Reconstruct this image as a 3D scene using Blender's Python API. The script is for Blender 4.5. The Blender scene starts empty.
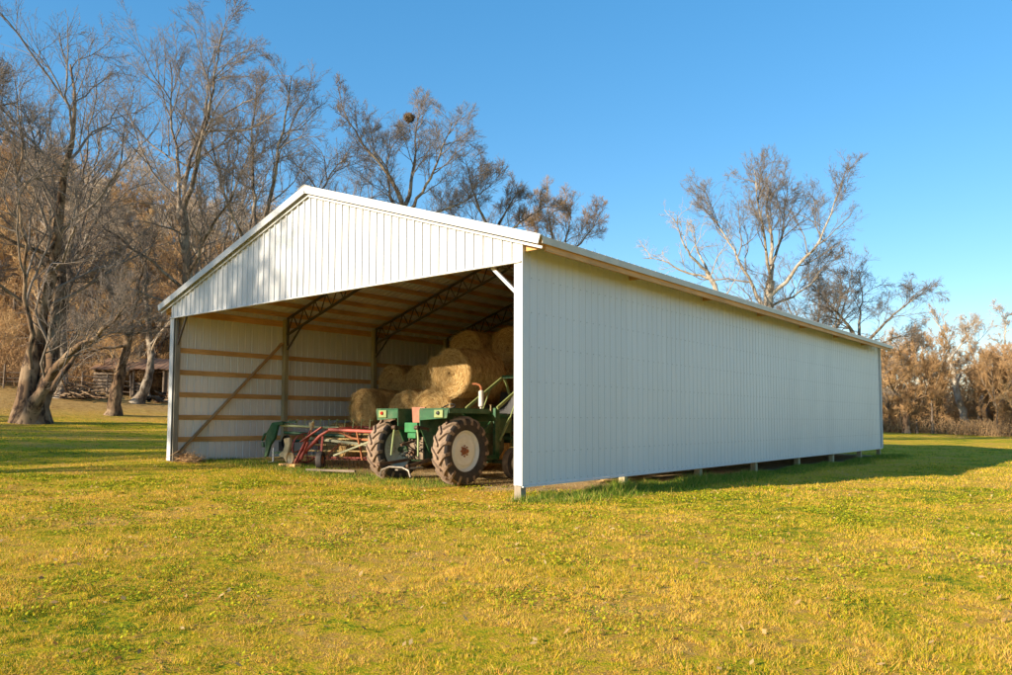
import bpy, math, random
import numpy as np
from mathutils import Vector, Matrix
R=math.radians
col=bpy.context.scene.collection
RNG=np.random.default_rng(7); random.seed(7)

# ------------------------------------------------------------------ tagging
def tag(o,label=None,cat=None,group=None,kind=None):
    if label:o['label']=label
    if cat:o['category']=cat
    if group:o['group']=group
    if kind:o['kind']=kind
    return o
def empty(name,loc,rz=0,parent=None):
    o=bpy.data.objects.new(name,None); col.objects.link(o); o.location=loc; o.rotation_euler=(0,0,rz)
    o.empty_display_size=.2
    if parent:o.parent=parent
    return o
def copy_tree(o,parent=None):
    c=o.copy(); col.objects.link(c); c.parent=parent
    for ch in [q for q in bpy.data.objects if q.parent==o]: copy_tree(ch,c)
    return c
def meshobj(name,V,F,mats,parent=None,mi=None,smooth=False):
    me=bpy.data.meshes.new(name); me.from_pydata([tuple(v) for v in V],[],F)
    for m in (mats if isinstance(mats,(list,tuple)) else [mats]): me.materials.append(m)
    if mi is not None: me.polygons.foreach_set('material_index',mi)
    if smooth: me.polygons.foreach_set('use_smooth',[True]*len(me.polygons))
    me.update(); o=bpy.data.objects.new(name,me); col.objects.link(o)
    if parent:o.parent=parent
    return o
def npmesh(name,V,F,mat,parent=None,smooth=True,attr=None):
    """V (n,3), F (m,k) arrays"""
    me=bpy.data.meshes.new(name); n=len(V); m,k=F.shape
    me.vertices.add(n); me.vertices.foreach_set('co',np.asarray(V,np.float32).ravel())
    me.loops.add(m*k); me.loops.foreach_set('vertex_index',F.astype(np.int32).ravel())
    me.polygons.add(m); me.polygons.foreach_set('loop_start',np.arange(0,m*k,k,dtype=np.int32))
    me.polygons.foreach_set('loop_total',np.full(m,k,np.int32))
    me.polygons.foreach_set('use_smooth',np.full(m,smooth))
    if attr is not None:
        a=me.attributes.new('rnd','FLOAT','POINT'); a.data.foreach_set('value',np.asarray(attr,np.float32))
    me.materials.append(mat); me.update(calc_edges=True)
    o=bpy.data.objects.new(name,me); col.objects.link(o)
    if parent:o.parent=parent
    return o

class MB:
    def __init__(s): s.v=[];s.f=[];s.m=[];s.cur=0
    def add(s,V,F):
        b=len(s.v); s.v+= [tuple(v) for v in V]; s.f+=[tuple(i+b for i in f) for f in F]; s.m+=[s.cur]*len(F); return s
    def box(s,c,d,M=None):
        hx,hy,hz=d[0]/2,d[1]/2,d[2]/2
        V=[Vector((x,y,z)) for x in(-hx,hx) for y in(-hy,hy) for z in(-hz,hz)]
        if M is not None: V=[M@v for v in V]
        V=[v+Vector(c) for v in V]
        return s.add(V,[(0,1,3,2),(4,6,7,5),(0,4,5,1),(2,3,7,6),(0,2,6,4),(1,5,7,3)])
    def beam(s,a,b,w,h,up=(0,0,1)):
        a=Vector(a);b=Vector(b);d=(b-a).normalized();up=Vector(up)
        if abs(d.dot(up))>.98: up=Vector((0,1,0))
        sd=d.cross(up).normalized();u=sd.cross(d)
        V=[p+sd*(i*w/2)+u*(j*h/2) for p in(a,b) for i in(-1,1) for j in(-1,1)]
        return s.add(V,[(0,1,3,2),(4,6,7,5),(0,4,5,1),(2,3,7,6),(0,2,6,4),(1,5,7,3)])
    def tube(s,pts,r,n=10,cap=True):
        pts=[Vector(p) for p in pts]; rs=r if isinstance(r,(list,tuple)) else [r]*len(pts)
        V=[];F=[];ref=None
        for i,p in enumerate(pts):
            d=(pts[min(i+1,len(pts)-1)]-pts[max(i-1,0)]).normalized()
            if ref is None: ref=Vector((0,0,1)) if abs(d.z)<.9 else Vector((0,1,0))
            u=d.cross(ref).normalized(); w=d.cross(u).normalized(); ref=-w if False else ref
            for k in range(n):
                a=2*math.pi*k/n; V.append(p+(u*math.cos(a)+w*math.sin(a))*rs[i])
        for i in range(len(pts)-1):
            for k in range(n): F.append((i*n+k,i*n+(k+1)%n,(i+1)*n+(k+1)%n,(i+1)*n+k))
        if cap: F+= [tuple(range(n))[::-1],tuple((len(pts)-1)*n+k for k in range(n))]
        return s.add(V,F)
    def lathe(s,prof,c=(0,0,0),axis='X',n=32):
        """prof: list of (axial, radius)"""
        V=[];F=[];m=len(prof)
        for k in range(n):
            a=2*math.pi*k/n; ca,sa=math.cos(a),math.sin(a)
            for (x,r) in prof:
                if axis=='X': v=(x,r*ca,r*sa)
                elif axis=='Y': v=(r*ca,x,r*sa)
                else: v=(r*ca,r*sa,x)
                V.append((v[0]+c[0],v[1]+c[1],v[2]+c[2]))
        for k in range(n):
            k2=(k+1)%n
            for i in range(m-1): F.append((k*m+i,k2*m+i,k2*m+i+1,k*m+i+1))
        return s.add(V,F)
    def prism(s,poly,x0,x1,axis='X'):
        """poly in the plane perpendicular to axis (p,q)"""
        def mk(x,p,q): return (x,p,q) if axis=='X' else ((p,x,q) if axis=='Y' else (p,q,x))
        n=len(poly); V=[mk(x0,*p) for p in poly]+[mk(x1,*p) for p in poly]
        F=[tuple(range(n))[::-1],tuple(range(n,2*n))]+[(i,(i+1)%n,n+(i+1)%n,n+i) for i in range(n)]
        return s.add(V,F)
    def build(s,name,mats,parent=None,smooth=False,bevel=0):
        o=meshobj(name,s.v,s.f,mats,parent,s.m if s.v else None,smooth)
        if smooth:
            md=o.modifiers.new('e','EDGE_SPLIT'); md.split_angle=R(38)
        if bevel:
            b=o.modifiers.new('b','BEVEL'); b.width=bevel; b.segments=2; b.limit_method='ANGLE'; b.angle_limit=R(40)
        return o

# ------------------------------------------------------------------ materials
class NT:
    def __init__(s,name):
        s.m=bpy.data.materials.new(name); s.m.use_nodes=True; s.t=s.m.node_tree; s.b=s.t.nodes['Principled BSDF']
        s.tc=s.t.nodes.new('ShaderNodeTexCoord'); s.out=s.t.nodes['Material Output']
    def n(s,typ,**k):
        o=s.t.nodes.new(typ)
        for a,b in k.items():
            if a in o.inputs: s.set(o.inputs[a],b)
            else: setattr(o,a,b)
        return o
    def set(s,i,v):
        if hasattr(v,'default_value') or isinstance(v,bpy.types.NodeSocket): s.t.links.new(v,i)
        else: i.default_value=v
    def map(s,scale=(1,1,1),src='Object',vec=None):
        o=s.t.nodes.new('ShaderNodeMapping'); s.t.links.new(vec or s.tc.outputs[src],o.inputs[0]); o.inputs['Scale'].default_value=scale
        return o.outputs[0]
    def noise(s,scale,detail=4,rough=.6,vec=None,dist=0):
        o=s.t.nodes.new('ShaderNodeTexNoise'); o.inputs['Scale'].default_value=scale; o.inputs['Detail'].default_value=detail
        o.inputs['Roughness'].default_value=rough; o.inputs['Distortion'].default_value=dist
        s.t.links.new(vec or s.tc.outputs['Object'],o.inputs['Vector']); return o.outputs[0]
    def ramp(s,fac,stops):
        o=s.t.nodes.new('ShaderNodeValToRGB'); s.t.links.new(fac,o.inputs[0]); e=o.color_ramp.elements
        while len(e)<len(stops): e.new(.5)
        for q,(p,c) in zip(e,stops):
            q.position=p; q.color=(c[0],c[1],c[2],1) if hasattr(c,'__len__') else (c,c,c,1)
        return o.outputs[0]
    def mix(s,fac,a,b,mode='MIX'):
        o=s.t.nodes.new('ShaderNodeMix'); o.data_type='RGBA'; o.blend_type=mode
        for i,v in ((0,fac),(6,a),(7,b)):
            if isinstance(v,(int,float)): o.inputs[i].default_value=v
            elif isinstance(v,tuple): o.inputs[i].default_value=(*v[:3],1)
            else: s.t.links.new(v,o.inputs[i])
        return o.outputs[2]
    def math(s,op,a,b=0.,c=None):
        o=s.t.nodes.new('ShaderNodeMath'); o.operation=op
        for i,v in enumerate([a,b]+([c] if c is not None else [])):
            if isinstance(v,(int,float)): o.inputs[i].default_value=v
            else: s.t.links.new(v,o.inputs[i])
        return o.outputs[0]
    def bump(s,h,strength=.3,dist=.01):
        o=s.t.nodes.new('ShaderNodeBump'); o.inputs['Strength'].default_value=strength; o.inputs['Distance'].default_value=dist
        s.t.links.new(h,o.inputs['Height']); s.t.links.new(o.outputs[0],s.b.inputs['Normal'])
    def base(s,c):
        if isinstance(c,tuple): s.b.inputs['Base Color'].default_value=(*c[:3],1)
        else: s.t.links.new(c,s.b.inputs['Base Color'])
    def p(s,**k):
        for a,v in k.items(): s.set(s.b.inputs[a.replace('_',' ')],v)

def surf(name,c1,c2=None,scale=6,rough=.6,metal=0,bump=0,bscale=60,detail=5,spec=.5,stretch=None,dist=.004):
    m=NT(name); v=m.map(stretch) if stretch else None
    if c2 is None: c2=tuple(x*.7 for x in c1)
    m.base(m.ramp(m.noise(scale,detail,.65,v),[(.32,c2),(.68,c1)]))
    m.p(Roughness=rough,Metallic=metal); m.b.inputs['Specular IOR Level'].default_value=spec
    if bump: m.bump(m.noise(bscale,4,.6,v),bump,dist)
    return m.m

def worn(name,c1,c2):
    m=NT(name); c=m.ramp(m.noise(5,4,.6),[(.35,c2),(.65,c1)])
    c=m.mix(m.ramp(m.noise(14,6,.75),[(.60,0),(.66,.9)]),c,(.17,.075,.035))
    c=m.mix(m.ramp(m.noise(2.5,5,.7),[(.45,.0),(.8,.35)]),c,(.34,.26,.17))
    m.base(c); m.p(Roughness=.5); m.bump(m.noise(30,4,.6),.15,.004); return m.m
def metal_panel():
    m=NT('painted_metal')
    big=m.noise(.35,3,.5); st=m.noise(3,4,.7,m.map((3,3,.25)))
    c=m.mix(m.ramp(big,[(.35,0),(.7,1)]),(.61,.606,.605),(.58,.577,.58))
    c=m.mix(m.ramp(st,[(.5,0),(.85,.35)]),c,(.46,.43,.38))
    sx=m.t.nodes.new('ShaderNodeSeparateXYZ'); m.t.links.new(m.tc.outputs['Object'],sx.inputs[0])
    sheet_=m.math('FLOOR',m.math('DIVIDE',m.math('ADD',sx.outputs[0],sx.outputs[1]),.9144)); wn=m.n('ShaderNodeTexWhiteNoise'); wn.noise_dimensions='1D'; m.t.links.new(sheet_,wn.inputs['W'])
    c=m.mix(m.math('MULTIPLY',wn.outputs['Value'],.22),c,(.44,.44,.445))
    m.base(c); m.p(Roughness=.36); m.bump(m.math('ADD',m.noise(1.4,3,.5),m.math('MULTIPLY',wn.outputs['Value'],.3)),.35,.02); return m.m
def metal_inner():
    m=NT('bare_galvanised_metal')
    st=m.noise(2.2,4,.7,m.map((3,3,.3)))
    m.base(m.ramp(st,[(.3,(.80,.80,.80)),(.7,(.88,.875,.86))])); m.p(Roughness=.24,Metallic=.3); m.bump(m.noise(1.5,3,.5),.3,.02); return m.m
def wood(name,c1,c2,axis='Y',knots=True):
    m=NT(name); s={'X':(.6,9,9),'Y':(9,.6,9),'Z':(9,9,.6)}[axis]
    g=m.noise(3.2,6,.7,m.map(s),.6); c=m.ramp(g,[(.3,c2),(.55,c1),(.75,tuple(x*1.15 for x in c1))])
    big=m.noise(.9,2,.5); c=m.mix(m.ramp(big,[(.35,.0),(.7,.55)]),c,tuple(x*.6 for x in c2))
    m.base(c); m.p(Roughness=.75); m.bump(g,.4,.004); return m.m
def bark(name,c1,c2,c3,scale=5):
    m=NT(name); v=m.map((1,1,.35)); n=m.noise(scale,6,.7,v); n2=m.noise(.8,3,.6)
    c=m.ramp(n,[(.43,c2),(.53,c1)]); c=m.mix(m.math('MULTIPLY',m.ramp(n2,[(.46,0),(.56,1)]),m.ramp(n,[(.42,.15),(.5,1)])),c,c3)
    m.base(c); m.p(Roughness=.9); m.bump(n,.8,.04); m.b.inputs['Specular IOR Level'].default_value=.2; return m.m

GREEN_A=(.20,.30,.012); YEL=(.74,.50,.016); STRAW=(.80,.50,.06); DARKG=(.08,.13,.010); BROWN=(.66,.32,.055)
def patch_colour(m,rnd=None):
    P=m.t.nodes.new('ShaderNodeNewGeometry').outputs['Position']
    n1=m.noise(.45,5,.62,P,.4); n2=m.noise(3.4,6,.75,P,.5); n3=m.noise(.09,3,.5,P)
    f=m.math('ADD',m.math('MULTIPLY',n1,.48),m.math('MULTIPLY',n2,.52))
    f=m.math('ADD',f,m.math('MULTIPLY',m.math('SUBTRACT',n3,.5),.25))
    if rnd is not None: f=m.math('ADD',f,m.math('MULTIPLY',m.math('SUBTRACT',rnd,.5),.36))
    else: f=m.math('ADD',f,m.math('MULTIPLY',m.math('SUBTRACT',m.noise(22,4,.75,P),.5),.45))
    f=m.math('ADD',m.math('MULTIPLY',m.math('SUBTRACT',f,.5),1.7),.505)
    c=m.ramp(f,[(.30,DARKG),(.345,GREEN_A),(.395,(.44,.44,.014)),(.48,YEL),(.56,STRAW),(.63,BROWN),(.70,(.78,.50,.12))])
    return c,P
def leaf_zone(m,P,c):
    """leaf litter under the wooded slope, by where the ground is (x < -34) """
    sx=m.t.nodes.new('ShaderNodeSeparateXYZ'); m.t.links.new(P,sx.inputs[0])
    q=m.math('ADD',m.math('MULTIPLY',sx.outputs[0],-1.),m.math('MULTIPLY',m.noise(.25,4,.6,P),9.))
    r=m.n('ShaderNodeMapRange'); m.t.links.new(q,r.inputs[0]); r.inputs[1].default_value=36; r.inputs[2].default_value=48
    n=m.noise(3,6,.75,P); lit=m.ramp(n,[(.3,(.24,.13,.045)),(.5,(.54,.32,.10)),(.7,(.74,.50,.20))])
    return m.mix(r.outputs[0],c,lit)
def ground_mat():
    m=NT('lawn_soil_and_thatch'); c,P=patch_colour(m); c=leaf_zone(m,P,c)
    fine=m.noise(45,5,.8,P); c=m.mix(m.ramp(fine,[(.34,.55),(.5,0)]),c,(.04,.045,.012))
    sx=m.t.nodes.new('ShaderNodeSeparateXYZ'); m.t.links.new(P,sx.inputs[0])
    # packed dirt inside the barn footprint
    nx=m.math('MULTIPLY',m.noise(1.3,4,.6,P),1.6)
    def rg(v,a,b):
        r=m.n('ShaderNodeMapRange'); m.t.links.new(v,r.inputs[0]); r.inputs[1].default_value=a; r.inputs[2].default_value=b; return r.outputs[0]
    ins=m.math('MULTIPLY',m.math('MULTIPLY',rg(sx.outputs[0],-13.0,-12.2),rg(sx.outputs[0],.1,-.3)),
               m.math('MULTIPLY',rg(m.math('ADD',sx.outputs[1],nx),2.0,2.8),rg(sx.outputs[1],25.6,25.0)))
    dirt=m.ramp(m.noise(6,6,.75,P),[(.35,(.30,.22,.12)),(.5,(.56,.42,.22)),(.7,(.72,.56,.31))])
    c=m.mix(ins,c,dirt)
    m.base(c); m.p(Roughness=.95); m.b.inputs['Specular IOR Level'].default_value=.1
    m.bump(m.math('ADD',m.noise(12,6,.8,P),m.noise(60,3,.7,P)),.9,.06); return m.m
def blade_mat():
    m=NT('grass_blades'); a=m.n('ShaderNodeAttribute'); a.attribute_name='rnd'
    c,P=patch_colour(m,a.outputs['Fac']); c=leaf_zone(m,P,c)
    m.base(c); m.p(Roughness=.8); m.b.inputs['Specular IOR Level'].default_value=.08
    tr=m.n('ShaderNodeBsdfTranslucent'); m.t.links.new(c,tr.inputs[0]); mx=m.n('ShaderNodeMixShader'); mx.inputs[0].default_value=.25
    m.t.links.new(m.b.outputs[0],mx.inputs[1]); m.t.links.new(tr.outputs[0],mx.inputs[2]); m.t.links.new(mx.outputs[0],m.out.inputs[0])
    return m.m
def rnd_mat(name,stops,rough=.8,trans=.2):
    m=NT(name); a=m.n('ShaderNodeAttribute'); a.attribute_name='rnd'
    c=m.ramp(a.outputs['Fac'],stops); m.base(c); m.p(Roughness=rough); m.b.inputs['Specular IOR Level'].default_value=.04
    tr=m.n('ShaderNodeBsdfTranslucent'); m.t.links.new(c,tr.inputs[0]); mx=m.n('ShaderNodeMixShader'); mx.inputs[0].default_value=trans
    m.t.links.new(m.b.outputs[0],mx.inputs[1]); m.t.links.new(tr.outputs[0],mx.inputs[2]); m.t.links.new(mx.outputs[0],m.out.inputs[0])
    return m.m
def hay_mat():
    m=NT('hay'); s=m.t.nodes.new('ShaderNodeSeparateXYZ'); m.t.links.new(m.tc.outputs['Object'],s.inputs[0])
    x,y,z=s.outputs; r=m.math('SQRT',m.math('ADD',m.math('MULTIPLY',x,x),m.math('MULTIPLY',z,z)))
    th=m.math('ARCTAN2',z,x); cb=m.t.nodes.new('ShaderNodeCombineXYZ')
    for i,v in enumerate((m.math('MULTIPLY',th,3.),m.math('ADD',m.math('MULTIPLY',r,17.),m.math('MULTIPLY',th,.6)),m.math('MULTIPLY',y,20.))): m.t.links.new(v,cb.inputs[i])
    n=m.noise(1,6,.8,cb.outputs[0],1.0); big=m.noise(2.2,4,.6)
    c=m.ramp(n,[(.30,(.08,.042,.016)),(.44,(.34,.20,.07)),(.55,(.52,.33,.13)),(.68,(.74,.53,.25))])
    c=m.mix(m.ramp(big,[(.45,0),(.75,.35)]),c,(.26,.15,.06)); m.base(c); m.p(Roughness=.9); m.b.inputs['Specular IOR Level'].default_value=.15
    m.bump(n,1.,.05); return m.m

M=dict(panel=metal_panel(),inner=metal_inner(),
 trim=surf('white_trim',(.59,.585,.575),(.54,.535,.525),2,.4),
 pine=wood('pine_board',(.72,.40,.15),(.52,.26,.08),'Y'), pinez=wood('pine_brace',(.50,.27,.10),(.32,.16,.06),'Y'),
 post=wood('treated_post',(.42,.35,.20),(.28,.22,.12),'Z'), oldpost=wood('weathered_post',(.36,.30,.22),(.22,.17,.12),'Z'),
 steel=surf('dark_truss_steel',(.085,.08,.075),(.11,.08,.06),9,.55,.3,.2),
 eave=surf('tan_eave_trim',(.56,.49,.38),(.46,.40,.30),3,.45), screw=surf('screw_head',(.45,.44,.42),None,9,.5,.4),
 hay=hay_mat(), straw=rnd_mat('loose_hay',[(0,(.26,.15,.055)),(.5,(.60,.41,.17)),(1,(.82,.64,.34))],.7,.2),
 green=worn('green_paint',(.010,.10,.030),(.012,.065,.022)),
 dgreen=worn('worn_dark_green_paint',(.012,.06,.022),(.02,.035,.015)),
 lgreen=surf('pale_green_paint',(.27,.31,.12),(.17,.21,.07),8,.45),
 iron=surf('greasy_iron',(.07,.055,.045),(.16,.075,.035),9,.55,.5,.3),
 tread=surf('dusty_tyre_tread',(.34,.23,.15),(.15,.105,.07),9,.9,0,.5,60), wallr=surf('tyre_rubber',(.022,.020,.019),(.06,.045,.035),7,.75,0,.3,40),
 rim=surf('cream_rim_paint',(.80,.80,.74),(.70,.69,.60),6,.45,0,.1,30),
 seat=surf('faded_red_seat',(.42,.17,.10),(.30,.11,.065),6,.6,0,.2,50),
 muff=surf('white_muffler',(.72,.68,.62),(.5,.42,.34),8,.4,.2), rust=surf('rust',(.42,.15,.055),(.24,.08,.03),12,.8,0,.4,60),
 red=worn('faded_red_paint',(.40,.045,.03),(.24,.05,.035)), yellow=surf('yellow_bar_paint',(.58,.42,.13),(.38,.22,.08),8,.5,0,.2,40),
 cream=surf('cream_paint',(.66,.50,.26),(.48,.32,.16),6,.5,0,.2,30), lamp=surf('red_lens',(.45,.02,.015),(.4,.02,.01),5,.2),
 black=surf('black_plastic',(.012,.012,.012),None,5,.5),
 oldwood=wood('grey_old_wood',(.26,.19,.13),(.13,.09,.06),'X'), oldroof=surf('old_tin_roof',(.30,.19,.12),(.20,.10,.06),3,.7,.2,.3,20),
 dark=surf('dark_earth',(.05,.035,.025),(.03,.02,.015),5,.9),
 barkL=bark('pale_sycamore_bark',(.29,.235,.17),(.16,.12,.085),(.42,.37,.30)), barkM=bark('grey_brown_bark',(.20,.15,.11),(.07,.05,.035),(.30,.25,.19)),
 barkD=bark('dark_furrowed_bark',(.17,.105,.06),(.035,.02,.013),(.26,.18,.11),4),
 twigR=surf('reddish_brown_twigs',(.25,.20,.16),(.145,.115,.09),3,.85), twigP=surf('pale_twigs',(.52,.40,.28),(.34,.26,.18),3,.85), twigG=surf('golden_twigs',(.66,.44,.21),(.46,.28,.12),3,.85),
 twigO=surf('orange_brown_twigs',(.54,.33,.15),(.34,.20,.09),2,.85),
 barkW=bark('white_sycamore_bark',(.56,.50,.40),(.36,.29,.21),(.70,.66,.58)), twigT=surf('tan_gold_twigs',(.42,.27,.13),(.26,.16,.08),3,.85),
 leafb=rnd_mat('dead_leaves',[(0,(.26,.14,.06)),(.5,(.48,.29,.12)),(1,(.68,.48,.22))],.7,.3),
 white=surf('white_plastic',(.8,.8,.8),None,4,.4),
)
SEL,SHD=17.5,15.7
SKA,SKD,SKO,SKH=.9,.1,2.0,0
SKY=.132; SUN=3.2; SUNC=(1,.86,.66); EXPO=1.62; SKSAT=1.7; SKG=.62
SHADE=[(-17.2,-23.5,14.4,2.4),(-32,-31,12,4.0),(-38.2,-35,12.5,4.5),(-45,-39,12.5,4.5),(-25,-28.5,10.5,3.8)]
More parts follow.
